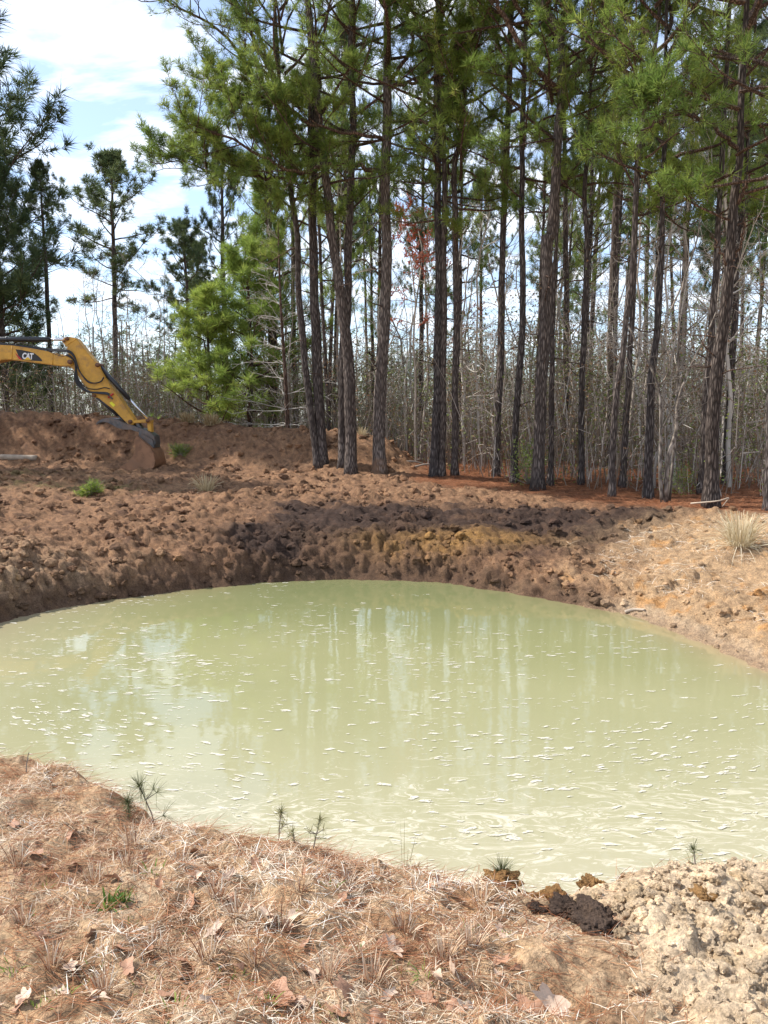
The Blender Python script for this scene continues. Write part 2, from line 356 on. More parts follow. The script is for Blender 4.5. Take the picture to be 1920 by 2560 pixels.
def height(x, y, detail=True):
    x = np.asarray(x, float); y = np.asarray(y, float)
    sd = pond_sd(x, y); Z = zones(x, y, sd); nw = Z['near']
    wob = .25*fbm2(x*1.1, y*1.1, 3)*sstep(.1, .6, sd)
    edge = (.10*fbm2(x*2.6+50, y*2.6, 3)+.05*fbm2(x*8, y*8+30, 2))*(1-nw)*sstep(1.0, .3, np.abs(sd)); sd = sd+edge
    s = np.clip(sd+wob, 0, 600)
    rw = sstep(1.2, 3.0, x)
    zf = np.interp(s, PIN, FARZ)*(1-rw)+np.interp(s, PIN, RIGZ)*rw
    z = zf*(1-nw)+np.interp(s, PIN, NEAZ)*nw
    z = np.where(sd < 0, ZW-np.clip(-sd, 0, 1.6)*.6, z)
    z = z+mound(x, y)
    out = sstep(-.12, .12, sd); mud = (1-Z['forest'])*(1-nw)
    z = z+out*(.05*Z['n']*(1-nw)+.03*fbm2(x*1.3, y*1.3, 3)*nw)
    z = z+np.where(y > 60, 2.0*fbm2(x*.01, y*.01, 2), 0)
    if detail:
        big = lumps(x, y, .34, 1)+.6*lumps(x, y, .2, 2); sm = lumps(x, y, .11, 3); ti = lumps(x, y, .055, 4)
        patch = np.clip(.75+1.1*fbm2(x*.9+40, y*.9, 3), .15, 1.5)
        md = mound(x, y)
        amp = (.34+.25*np.clip(md, 0, 1))*(1-.2*Z['sand'])
        z = z+out*mud*patch*(amp*.34*big+.5*sm*amp+.3*ti)
        bil = 0; am = 1.0; fq = 2.9
        for k in range(5): bil = bil+am*(np.abs(perlin2(x*fq+31*k, y*fq-13*k))-.25); am *= .66; fq *= 1.95
        z = z+out*mud*bil*(.08+.03*np.clip(md, 0, 1))*(1-.3*Z['sand'])*np.clip(patch, .4, 1.3)
        z = z+out*mud*sstep(.15, .8, sd)*(.16*fbm2(x*1.05+70, y*1.5, 3)+.05*fbm2(x*2.4, y*3.4+11, 3))
        ridg = np.abs(fbm2(x*2.2, y*2.2, 4))
        z = z+out*mud*.09*(ridg-.15)*(1-.5*Z['sand'])
        z = z+out*nw*((1-Z['clods'])*(.035*perlin2(x*3.2, y*3.2)+.03*perlin2(x*6, y*6)+.018*perlin2(x*9, y*9)+.014*perlin2(x*22, y*22)+.22*ti)+Z['clods']*(.34*lumps(x, y, .17, 6)+.4*lumps(x, y, .085, 7)+.35*lumps(x, y, .042, 8)))
        z = z+Z['forest']*.05*fbm2(x*2, y*2, 3)
    return z
def ground_z(x, y): return float(height(np.array([x]), np.array([y]), False)[0])
def ground_hit(px, py):
    r = ray(px, py); t = np.linspace(1, 60, 3000); P = np.array([0, 0, EYE])+r*t[:, None]
    h = height(P[:, 0], P[:, 1], False); i = np.argmax(P[:, 2] < h); return P[i]

def lip_hit(px, py, m=.3):
    p = ground_hit(px, py)
    if p[1] < 6:
        for _ in range(60):
            if float(pond_sd(p[0:1], p[1:2])[0]) > m: break
            p = p*np.array([.985, .985, 1])
    return p
def soil_colour(x, y, sd, Z):
    def c(*a): return np.array(a)
    n, n2 = Z['n'], Z['n2']; n3 = fbm2(x*4+5, y*4, 4)
    col = np.ones(x.shape+(1,))*c(.27, .155, .09)
    def mixin(m, cc):
        nonlocal col; m = np.clip(m, 0, 1)[..., None]; col = col*(1-m)+np.array(cc)*m
    mixin(.8*sstep(.05, .5, n2+.6*n3), (.31, .185, .108))
    mixin(.7*sstep(.1, .5, -n2+.5*n3), (.12, .068, .047))
    mixin(sstep(-2.2, -4.2, x)*sstep(11, 9.2, y)*(.6+n3)*(1-Z['near']), (.43, .3, .19))
    mixin(sstep(3, 9, x+y*.5-6)*(1-Z['near'])*.5*sstep(0, .3, n3+.2), (.46, .31, .17))
    mixin(.9*sstep(.15, .7, mound(x, y))*sstep(-.35, .25, n3)*sstep(-2, -5, x), (.18, .098, .058))  # left part of the mound darkened: its tree shade put into the soil colour
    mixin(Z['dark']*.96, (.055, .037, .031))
    mixin(Z['ochre'], (.37, .21, .075))
    mixin(Z['sand']*.95, (.47, .32, .19))
    mixin(Z['sand']*sstep(.15, .4, n3+.5*n2)*.8, (.46, .24, .09))
    mixin(Z['sand']*sstep(.3, .05, sd)*.7, (.56, .45, .33))
    moss = np.exp(-(((x+6.6)/1.6)**2+((y-15.4)/.7)**2))+np.exp(-(((x+5.2)/.7)**2+((y-15.0)/.35)**2))+np.exp(-(((x+8.5)/1.6)**2+((y-17.6)/.6)**2))
    mixin(moss*.75*sstep(-.25, .25, n3), (.17, .15, .06))
    mixin(Z['forest']*.95, (.235, .1, .05))
    mixin(Z['forest']*sstep(.1, .4, n3)*.7, (.15, .06, .03))
    n4 = fbm2(x*13+2, y*13+7, 3); mud_ = (1-Z['near'])*(1-Z['forest'])
    mixin(mud_*sstep(.12, .4, n4)*.6*(1-.92*Z['dark'])*(.45+.55*sstep(-3, 2, x)), (.44, .28, .165)); mixin(mud_*sstep(.05, .35, -n4)*.7*(1-Z['sand']), (.085, .05, .036))  # tan crumbs thinned leftward, putting the left bank's shade into the colour
    mixin(sstep(40, 60, y), (.13, .1, .05))
    nr = Z['near']
    mixin(nr, (.57, .40, .25))
    mixin(nr*sstep(.05, .3, n3)*.75, (.33, .19, .105)); mixin(nr*sstep(.1, .35, -n3)*.6, (.56, .45, .33))
    mixin(nr*sstep(.5, .1, sd)*.75, (.38, .21, .11))
    mixin(nr*Z['clods'], (.74, .58, .405))
    mixin(nr*Z['clods']*sstep(.1, .45, n3)*.6, (.58, .41, .22))
    mixin(sstep(.32, .06, sd+.12*n3)*.8*(1-Z['sand'])*(1-nr), (.105, .066, .045)); mixin(sstep(.2, .04, sd)*.7*Z['sand'], (.3, .2, .125)); mixin(sstep(.14, .0, sd)*.6*nr, (.24, .15, .09))
    return col

def build_ground():
    r = [.25]
    while r[-1] < 900:
        q = r[-1]
        if q < 1.3: k = .05
        elif q < 4.2: k = .0046
        elif q < 7: k = .013
        elif q < 8.5: k = .0070
        elif q < 24: k = .0038
        elif q < 30: k = .012
        elif q < 60: k = .04
        else: k = .12
        r.append(q*(1+k))
    r = np.array(r)
    th = np.concatenate([np.linspace(-math.pi, -.6, 50)[:-1], np.linspace(-.6, .6, 450), np.linspace(.6, math.pi, 50)[1:-1]])
    R, T = np.meshgrid(r, th, indexing='ij'); x = R*np.sin(T); y = R*np.cos(T)
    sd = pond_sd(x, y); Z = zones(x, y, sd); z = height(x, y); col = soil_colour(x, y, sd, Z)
    # crumbly relief along the surface normal, so that cut faces are rough too
    P = np.stack([x, y, z], -1); du = np.gradient(P, axis=0); dv = np.gradient(P, axis=1); N_ = norm(np.cross(dv, du)); N_ = N_*np.sign(N_[..., 2:3])
    N_ = N_+np.roll(N_, 1, 0)+np.roll(N_, -1, 0)+np.roll(N_, 1, 1)+np.roll(N_, -1, 1); N_ = norm(N_)
    mk = (1-Z['forest'])*(1-Z['near'])*sstep(-.1, .15, sd)*(R > 5)*(R < 28)*(np.abs(T) < .62); q = mk > .05; p = P[q]; e = 0; am = 1.0; fq = 4.5
    for k in range(4): e = e+am*(np.abs(perlin3(p*fq+k*7.7))*1.6-.35); am *= .62; fq *= 1.95
    patch = np.clip(.8+1.2*fbm2(p[:, 0]*.8+11, p[:, 1]*.8+5, 3), .25, 1.5)
    P[q] = p+N_[q]*(e*(.05+.035*sstep(1.6, .5, sd[q]))*mk[q]*patch*(1-.35*Z['sand'][q])*(1+.5*np.clip(mound(p[:, 0], p[:, 1]), 0, 1)))[:, None]; x, y, z = P[..., 0], P[..., 1], P[..., 2]
    nr, nt_ = R.shape; idx = np.arange(nr*nt_).reshape(nr, nt_); i2 = np.roll(idx, -1, 1)
    f = np.stack([idx[:-1], i2[:-1], i2[1:], idx[1:]], -1)[:, :, ::-1].reshape(-1, 4)
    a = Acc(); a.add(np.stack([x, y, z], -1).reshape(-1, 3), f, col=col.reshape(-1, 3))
    n0 = a.n; a.V.append(np.array([[0, 0, float(z[0].mean())]], np.float32)); a.v.append(np.array([.5])); a.col.append(np.array([[.5, .37, .24]], np.float32)); a.n += 1
    a.F.append((np.stack([i2[0], idx[0], np.full(nt_, n0)], 1)[:, ::-1], 0))
    tag(obj('ground', a.mesh('ground', [M['ground']])), kind='structure')
build_ground()

def build_water():
    m, nt, b = nodes('silty_water'); b.inputs['Roughness'].default_value = .03; b.inputs['IOR'].default_value = 1.4
    g = nt.nodes.new('ShaderNodeNewGeometry').outputs['Position']
    film = nd(nt, 'ShaderNodeAttribute', attribute_name='v').outputs['Fac']
    sh = nd(nt, 'ShaderNodeAttribute', attribute_name='col').outputs['Color']
    # swirls of foam film
    mp = nd(nt, 'ShaderNodeMapping'); mp.inputs['Scale'].default_value = (1.0, 2.6, 1); mp.inputs['Rotation'].default_value = (0, 0, .12); nt.links.new(g, mp.inputs[0])
    wn = nd(nt, 'ShaderNodeTexNoise', Scale=1.1, Detail=3); nt.links.new(mp.outputs[0], wn.inputs['Vector'])
    ad = nd(nt, 'ShaderNodeVectorMath', operation='MULTIPLY_ADD'); nt.links.new(wn.outputs['Color'], ad.inputs[0]); ad.inputs[1].default_value = (2.2, 2.2, 0); nt.links.new(mp.outputs[0], ad.inputs[2])
    fn = noise(nt, 7.5, 8, .68, ad.outputs[0], 1.2)
    th = nd(nt, 'ShaderNodeMath', operation='MULTIPLY_ADD'); nt.links.new(film, th.inputs[0]); th.inputs[1].default_value = .29; nt.links.new(fn, th.inputs[2])
    fm = ramp(nt, th.outputs[0], [(.66, (0, 0, 0)), (.74, (.55, .55, .55)), (.82, (.95, .95, .95))])
    big = noise(nt, .5, 3, .5, g)
    body = ramp(nt, big, [(.35, (.235, .241, .104)), (.65, (.275, .273, .13))])
    sepc = nt.nodes.new('ShaderNodeSeparateColor'); nt.links.new(sh, sepc.inputs[0])
    body = mixc(nt, sepc.outputs[0], body, (.30, .20, .11)); body = mixc(nt, sepc.outputs[1], body, (.40, .37, .26))
    body = mixc(nt, sepc.outputs[2], body, (.15, .17, .075))  # far water darkened: the bank's dark reflection painted into the body colour
    c = mixc(nt, fm, body, (.56, .52, .41)); nt.links.new(c, b.inputs['Base Color'])
    rg = ramp(nt, fm, [(0, (.03, .03, .03)), (1, (.5, .5, .5))]); nt.links.new(rg, b.inputs['Roughness'])
    rp = nd(nt, 'ShaderNodeMapping'); rp.inputs['Scale'].default_value = (1, 1.6, 1); nt.links.new(g, rp.inputs[0])
    bump(nt, b, noise(nt, 2.2, 3, .5, rp.outputs[0]), .035, .05)
    xs = np.arange(-9, 6.01, .07); ys = np.arange(1.9, 12.6, .07); X, Y = np.meshgrid(xs, ys, indexing='ij'); sd = pond_sd(X, Y)
    keep = sd < .35
    near = np.exp(-np.clip(Y-(4.25+.12*X-.25*np.minimum(X, 0)), 0, 9)/.75); right = sstep(1.2, 3.2, X)*sstep(5.4, 3.6, Y)
    film = np.clip(np.maximum(.62*near, .85*right)+.12*fbm2(X*.8, Y*.8, 3), 0, 1)
    shal = np.exp(-np.clip(-sd, 0, 9)/.28)*.75; milk = np.clip(np.exp(-np.clip(Y-3.6, 0, 9)/2.0)*.9+.4*sstep(-2, -5, X), 0, 1)
    idx = np.arange(X.size).reshape(X.shape); q = np.stack([idx[:-1, :-1], idx[1:, :-1], idx[1:, 1:], idx[:-1, 1:]], -1)
    kk = keep[:-1, :-1] | keep[1:, :-1] | keep[1:, 1:] | keep[:-1, 1:]
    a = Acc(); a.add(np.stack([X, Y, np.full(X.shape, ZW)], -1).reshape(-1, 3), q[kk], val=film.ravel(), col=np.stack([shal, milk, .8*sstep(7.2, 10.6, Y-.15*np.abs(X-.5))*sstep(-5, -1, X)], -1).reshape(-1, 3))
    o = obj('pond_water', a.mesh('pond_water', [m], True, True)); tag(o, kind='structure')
build_water()

def build_foam():
    rng = np.random.RandomState(3); a = Acc(); n = 0; K = 9
    m, nt, b = nodes('foam_film'); b.inputs['Roughness'].default_value = .7; b.inputs['Base Color'].default_value = (.62, .585, .49, 1)
    g = nt.nodes.new('ShaderNodeNewGeometry').outputs['Position']; al = ramp(nt, noise(nt, 55, 3, .6, g), [(.3, (.25, .25, .25)), (.55, (.92, .92, .92))]); nt.links.new(al, b.inputs['Alpha'])
    def flow(x, y):
        dx = (x-.3)/2.2; dy = y-7.6; t = math.atan2(dx, -dy) if y < 6.6 else .1*math.sin(x*1.3)
        return t*(.75 if y < 5.6 else .75*max(0, 6.6-y))
    while n < 6800:
        x = rng.uniform(-5.4, 4.3); y = rng.uniform(2.6, 11); sdv = float(pond_sd(np.array([x]), np.array([y]))[0])
        if sdv > -.06: continue
        dn = .1+1.3*float(fbm2(np.array(x*.7), np.array(y*1.1+3), 3)+.25)
        if y > 8.6: dn *= .35 if x < -.5 else .06
        if x > 1.0 and y > 6.4: dn *= .3
        if rng.rand() > dn: continue
        th = flow(x, y); ln = rng.uniform(.1, .5)
        for q in range(rng.randint(2, 14)):
            u = rng.normal()*ln; v = rng.normal()*.035; cx = x+u*math.cos(th)-v*math.sin(th); cy = y+u*math.sin(th)+v*math.cos(th)
            big = rng.rand()**4.5; L = .005+.044*big; wdt = L*rng.uniform(.12, .36)
            ang = flow(cx, cy)+.14*rng.normal()
            t = np.arange(K)*2*math.pi/K; rr = 1+.6*perlin2(np.cos(t)*1.5+n*.7, np.sin(t)*1.5+n*.37)
            px_ = np.cos(t)*rr*L; py_ = np.sin(t)*rr*wdt+.5*wdt*np.sin(px_/L*2.6+n)
            P = np.stack([cx+px_*math.cos(ang)-py_*math.sin(ang), cy+px_*math.sin(ang)+py_*math.cos(ang), np.full(K, ZW+.002+.003*rng.rand())], 1)
            if pond_sd(P[:1, 0], P[:1, 1])[0] > -.06: continue
            a.add(P, np.arange(K)[None]); n += 1
    tag(obj('foam_flecks', a.mesh('foam_flecks', [m], False)), 'cream white foam flecks drifting in streaks on the green pond', 'foam', kind='stuff')
build_foam()

# ------------------------------------------------------------------ soil clods
def clod_shape(seed, sub=2, rough=.4, flat=.7):
    bm = bmesh.new(); bmesh.ops.create_icosphere(bm, subdivisions=sub, radius=1)
    P = np.array([v.co[:] for v in bm.verts]); F = np.array([[v.index for v in f.verts] for f in bm.faces]); bm.free()
    s = seed*11.3
    d = 1+rough*perlin3(P*1.1+s)+rough*.8*(np.abs(perlin3(P*2.3+s+5))-.25)+rough*.5*(np.abs(perlin3(P*4.9+s+9))-.2)
    if sub > 3: d = d+rough*.3*(np.abs(perlin3(P*10+s+2))-.2)
    P = P*d[:, None]; P[:, 2] *= flat; P[:, 0] *= 1+.25*math.sin(seed*3.1)
    return P, F
SH = [clod_shape(i, 2, .7, .75) for i in range(10)]
def scatter_clods(name, label, xs, ys, size, seed, tint=1.0):
    rng = np.random.RandomState(seed); sd = pond_sd(xs, ys); Z = zones(xs, ys, sd); z = height(xs, ys); col = soil_colour(xs, ys, sd, Z)
    a = Acc()
    for i in range(len(xs)):
        P, F = SH[rng.randint(10)]; s = size[i]; q = rng.rand()*6.28; c, sn = math.cos(q), math.sin(q)
        R = np.array([[c, -sn, 0], [sn, c, 0], [0, 0, 1]]); v = (P*s)@R.T; v[:, 2] += z[i]+s*.18; v[:, 0] += xs[i]; v[:, 1] += ys[i]
        a.add(v, F, col=col[i]*tint*min(rng.uniform(.85, 1.35), .8/max(col[i])))
    tag(obj(name, a.mesh(name, [M['clod']], False)), label, 'clods', kind='stuff')
def far_clods():
    rng = np.random.RandomState(8); X = []; Y = []; S = []
    while len(X) < 15000:
        x = rng.uniform(-9.5, 6.5); y = rng.uniform(6.5, 22); 
        if abs(x) > y*.53+.4: continue
        X.append(x); Y.append(y); S.append(.012+.055*rng.rand()**4.0*(.9+.03*y))
    X = np.array(X); Y = np.array(Y); S = np.array(S); sd = pond_sd(X, Y); Z = zones(X, Y, sd)
    k = (sd > .02) & (Z['forest'] < .4) & (Z['near'] < .1) & (rng.rand(len(X)) < np.where(sd < 1.3, 1, .55)) & (fbm2(X*.9+40, Y*.9, 3)+.5*fbm2(X*2.3, Y*2.3+60, 2)+.3*(sd < .8) > rng.normal(size=len(X))*.15-.02)
    S = np.where(Z['sand'] > .5, S*.7, S)
    scatter_clods('bank_clods', 'loose brown crumbs of dug clay strewn over the far bank', X[k], Y[k], S[k], 4)
    # near right: pale crumbs
    X = rng.uniform(.2, 2.2, 3400); Y = rng.uniform(1.5, 3.6, 3400); sd = pond_sd(X, Y); Z = zones(X, Y, sd); k = (Z['clods'] > rng.uniform(.2, .9, 3400)) & (sd > .1)
    scatter_clods('sandy_crumbs', 'pale sandy crumbs heaped on the near bank beside the straw', X[k], Y[k], .006+.017*rng.rand(k.sum())**2.2, 5, 1.0)
far_clods()
CL = []
for i in range(6):
    a = Acc(); P, F = clod_shape(20+i, 3, .75, .7); a.add(P, F); CL.append(a)
def clod_meshes(mat, tagname):
    return [a.mesh('clod_'+tagname, [mat], False) for a in CL]
CLM = {k: clod_meshes(M[k], k[5:]) for k in ('clod_brown', 'clod_tan')}
def clod(x, y, s, me, label, group=None, sink=.35):
    o = obj('clod', me); z = float(height(np.array([x]), np.array([y]))[0])
    o.location = (x, y, z+s*(.5-sink)); o.rotation_euler = (0, 0, random.random()*6.28); o.scale = (s, s, s*random.uniform(.75, 1.05))
    tag(o, label, 'clod', group); return o
random.seed(4)
def big_clods():
    rng = np.random.RandomState(77); n = 0
    while n < 110:
        x = rng.uniform(-7, 3.5); y = rng.uniform(9, 18.5)
        if abs(x) > y*.5: continue
        s_ = float(pond_sd(np.array([x]), np.array([y]))[0]); Zf = zones(np.array([x]), np.array([y]), np.array([s_]))
        if s_ < .1 or s_ > 5.5 or Zf['forest'][0] > .3 or Zf['sand'][0] > .4 or Zf['dark'][0] > .4: continue
        clod(x, y, rng.uniform(.035, .075), CLM['clod_brown'][rng.randint(6)], 'fist to head sized lump of brown clay on the far bank', 'larger clay lumps on the far bank'); n += 1
    n = 0
    while n < 110:
        x = rng.uniform(.45, 1.75); y = rng.uniform(1.75, 2.9)
        if x < .72 or y > 2.65 or abs(x) > y*.56+.1: continue
        clod(x, y, rng.uniform(.012, .03), CLM['clod_tan'][rng.randint(6)], 'crumbly cream coloured sand lump in the pale heap on the near bank', 'pale lumps on the near bank'); n += 1
    for k, (px, py, s, mk, lab, fl) in enumerate([
        (1245, 2190, .075, 'clod_ochre', 'tan clay lump standing alone on the lip of the near bank', .62),
        (1478, 2205, .05, 'clod_ochre', 'ragged tan lump with a spiky top on the near lip', .8),
        (1390, 2262, .075, 'clod_ochre', 'ochre clay lump adjoining the black soil lump', .7),
        (1345, 2248, .06, 'clod_ochre', 'small ochre lump at the outer end of the dark heap', .7),
        (1500, 2318, .095, 'clod_black', 'crumbly black topsoil lump on the near bank', .6),
        (1425, 2290, .055, 'clod_black', 'dark brown soil lump joined to the black lump', .8),
        (1345, 2285, .03, 'clod_black', 'little black soil lump at the straw edge', .8),
        (1760, 2262, .05, 'clod_ochre', 'rusty brown lump on top of the pale heap', .7)]):
        p = lip_hit(px, py); a = Acc(); P, F = clod_shape(50+k, 5, .62, fl); a.add(P, F)
        clod(p[0], p[1], s, a.mesh('clod_near', [M[mk]], False), lab, None, .4 if mk == 'clod_black' else .22)
big_clods()

# ------------------------------------------------------------------ pines
def fol_branch(rng, W, T, P, r0, r1, nsec=7, seclen=.5, ntuft=7, out=.3, up=.25):
    """a limb (resampled points P) with secondary twigs and needle tufts; W rods, T tufts"""
    n = len(P); R = np.linspace(r0, r1, n)
    for i in range(n-1): W.append((P[i], P[i+1], R[i], R[i+1]))
    tot = np.linalg.norm(P[-1]-P[0])
    for k in range(nsec+1):
        t = out+(1-out)*(k+.6*rng.rand())/(nsec+.6) if k < nsec else 1.0
        j = min(int(t*(n-1)), n-2); p = P[j]+(P[j+1]-P[j])*(t*(n-1)-j if k < nsec else 1); d = norm(P[j+1]-P[j])
        side = norm(np.cross(d, [0, 0, 1.])+1e-6)*(1 if k % 2 else -1)
        dv = d*rng.uniform(.5, 1.0)+side*rng.uniform(.3, 1.0)*(k < nsec)+np.array([0, 0, rng.uniform(-.1, .5+up)]); dv = norm(dv)
        L = seclen*rng.uniform(.6, 1.25)*(1.1-.35*t); m = 4; Q = [p]
        for q in range(m): dv = norm(dv+rng.normal(size=3)*.16+np.array([0, 0, .12])); Q.append(Q[-1]+dv*L/m)
        rr = max(r1*1.0, .006)
        for q in range(m): W.append((Q[q], Q[q+1], rr*(1-.15*q), rr*(1-.15*(q+1))))
        for q in range(ntuft):
            u = rng.uniform(.3, 1.0) if q else 1.0; jj = min(int(u*m), m-1); b = Q[jj]+(Q[jj+1]-Q[jj])*(u*m-jj)
            dd = norm(Q[jj+1]-Q[jj]); td = norm(dd+rng.normal(size=3)*.55+np.array([0, 0, .3])); l = rng.uniform(.05, .22) if q else .02
            e = b+td*l; W.append((b, e, rr*.6, rr*.4)); T.append((e, td))
def finish_foliage(rng, W, T, mats, tl=.19, K=15, wd=.0055, name='crown', spread=(.3, 1.3), acc=None):
    a = acc or Acc()
    W0 = np.array([w_[0] for w_ in W]); W1 = np.array([w_[1] for w_ in W]); a.add(*segs(W0, W1, [w_[2] for w_ in W], [w_[3] for w_ in W], 4), mi=0)
    if T:
        c = np.array([t[0] for t in T]); d = np.array([t[1] for t in T]); L = tl*(.75+.5*rng.rand(len(T)))
        v, f = needles(rng, c, d, L, K, wd, spread, .1); val = np.repeat(np.clip(rng.normal(.5, .22, len(T)), 0, 1), K*3)
        a.add(v, f, 1, val)
    return a.mesh(name, mats, False, True)
def make_crown(seed, H=9.0, nl=44, Lmax=2.3, low=.35, tl=.2, K=15, wd=.0055, mats=None, nsec=6, seclen=.55, ntuft=6, el0=.05, el1=.9, shape='pine'):
    rng = np.random.RandomState(seed); W = []; T = []; az = rng.rand()*6
    for k in range(nl):
        t = ((k+rng.rand()*.8)/nl)**.9; z = t*H*.97; az += 2.4+rng.normal()*.35
        if shape == 'pine': prof = (low+(1-low)*min(1, t/.3))*(1-max(0, (t-.45)/.6)**1.4*.85)
        elif shape == 'cone': prof = 1.02-t*.85
        else: prof = math.sin(math.pi*min(1, .18+.85*t))**.7
        L = Lmax*prof*rng.uniform(.55, 1.15); el = el0+(el1-el0)*t+rng.normal()*.15
        d = np.array([math.cos(az)*math.cos(el), math.sin(az)*math.cos(el), math.sin(el)]); m = 6; P = [np.array([0, 0, z])]
        for q in range(m): d = norm(d+rng.normal(size=3)*.11+np.array([0, 0, .07])); P.append(P[-1]+d*L/m)
        fol_branch(rng, W, T, np.array(P), .012+.012*L, .006, nsec=nsec, seclen=seclen*(.6+.25*L), ntuft=ntuft)
    return finish_foliage(rng, W, T, mats, tl, K, wd)
NM = [M['bark_red'], M['needle']]
CROWN = [make_crown(100+i, mats=NM, H=9, nl=34, Lmax=2.5, K=17, wd=.0058, low=.5, tl=.172, ntuft=7) for i in range(5)]
FM = [M['bark_red'], M['needle_far']]
FCROWN = [make_crown(200+i, H=7, nl=36, Lmax=2.6, tl=.3, K=16, wd=.014, mats=FM, nsec=5, ntuft=6, seclen=.6, shape='round') for i in range(4)]
YM = [M['bark_red'], M['needle_young']]
YCROWN = [make_crown(300+i, H=5.2, nl=32, Lmax=2.2, tl=.27, K=15, wd=.008, mats=YM, nsec=6, ntuft=6, seclen=.5, el0=.1, el1=.9, shape='cone') for i in range(2)]
DCROWN = [make_crown(350+i, H=9, nl=60, Lmax=3.0, tl=.3, K=18, wd=.010, mats=FM, nsec=7, ntuft=7, seclen=.7, low=.85) for i in range(2)]

def trunk_mesh(P, R, mat, sides=12, seed=0, name='trunk'):
    P = np.asarray(P, float); n = max(10, int(np.linalg.norm(P[-1]-P[0])/.22)); Q = spline(P, n); s = np.linspace(0, 1, n)
    rr = np.interp(s, np.linspace(0, 1, len(R)), R)
    zz = Q[:, 2]-Q[0, 2]; rr = rr*(1+.55*np.exp(-np.clip(zz-.15, 0, 99)/.16))
    Q[1:-1, 0] += .025*perlin2(zz[1:-1]*.9+seed*3.1, zz[1:-1]*0+seed); Q[1:-1, 1] += .025*perlin2(zz[1:-1]*.9-seed*2.3, zz[1:-1]*0+seed+.5)
    a = Acc(); add_tube(a, Q, rr, sides, wob=.16, seed=seed*1.7); return a.mesh(name, [mat])
def place_crown(root, me, base, top, H, scale=None, name='crown'):
    o = obj(name, me, root); d = Vector(top-base); L = d.length; s = L/H
    o.location = base; o.rotation_mode = 'QUATERNION'; o.rotation_quaternion = Vector((0, 0, 1)).rotation_difference(d.normalized()) @ Quaternion((0, 0, 1), random.random()*6.28)
    sx = scale or s; o.scale = (sx, sx, s); return o
def dead_stubs(root, seed, P, n, zlo, zhi, rmax=.9):
    rng = np.random.RandomState(seed); P = np.asarray(P)
    for k in range(n):
        z = rng.uniform(zlo, zhi); i = np.searchsorted(P[:, 2], z)-1; i = min(max(i, 0), len(P)-2); t = (z-P[i, 2])/(P[i+1, 2]-P[i, 2]+1e-9); p = P[i]+(P[i+1]-P[i])*t
        az = rng.rand()*6.28; L = rng.uniform(.2, rmax); d = np.array([math.cos(az), math.sin(az), rng.uniform(-.15, .5)]); r = .008+.012*rng.rand(); Q = [p]
        for j in range(6): d = norm(d+rng.normal(size=3)*.2); Q.append(Q[-1]+d*L/6)
        a = Acc(); add_tube(a, np.array(Q), np.linspace(r, r*.3, 7), 5); obj('dead_branch', a.mesh('dead_branch', [M['bark_red']]), root)

ROWG = 'plain straight pines in the row on top of the far bank'
ROWL = 'straight dark barked pine in the row along the top of the bank'
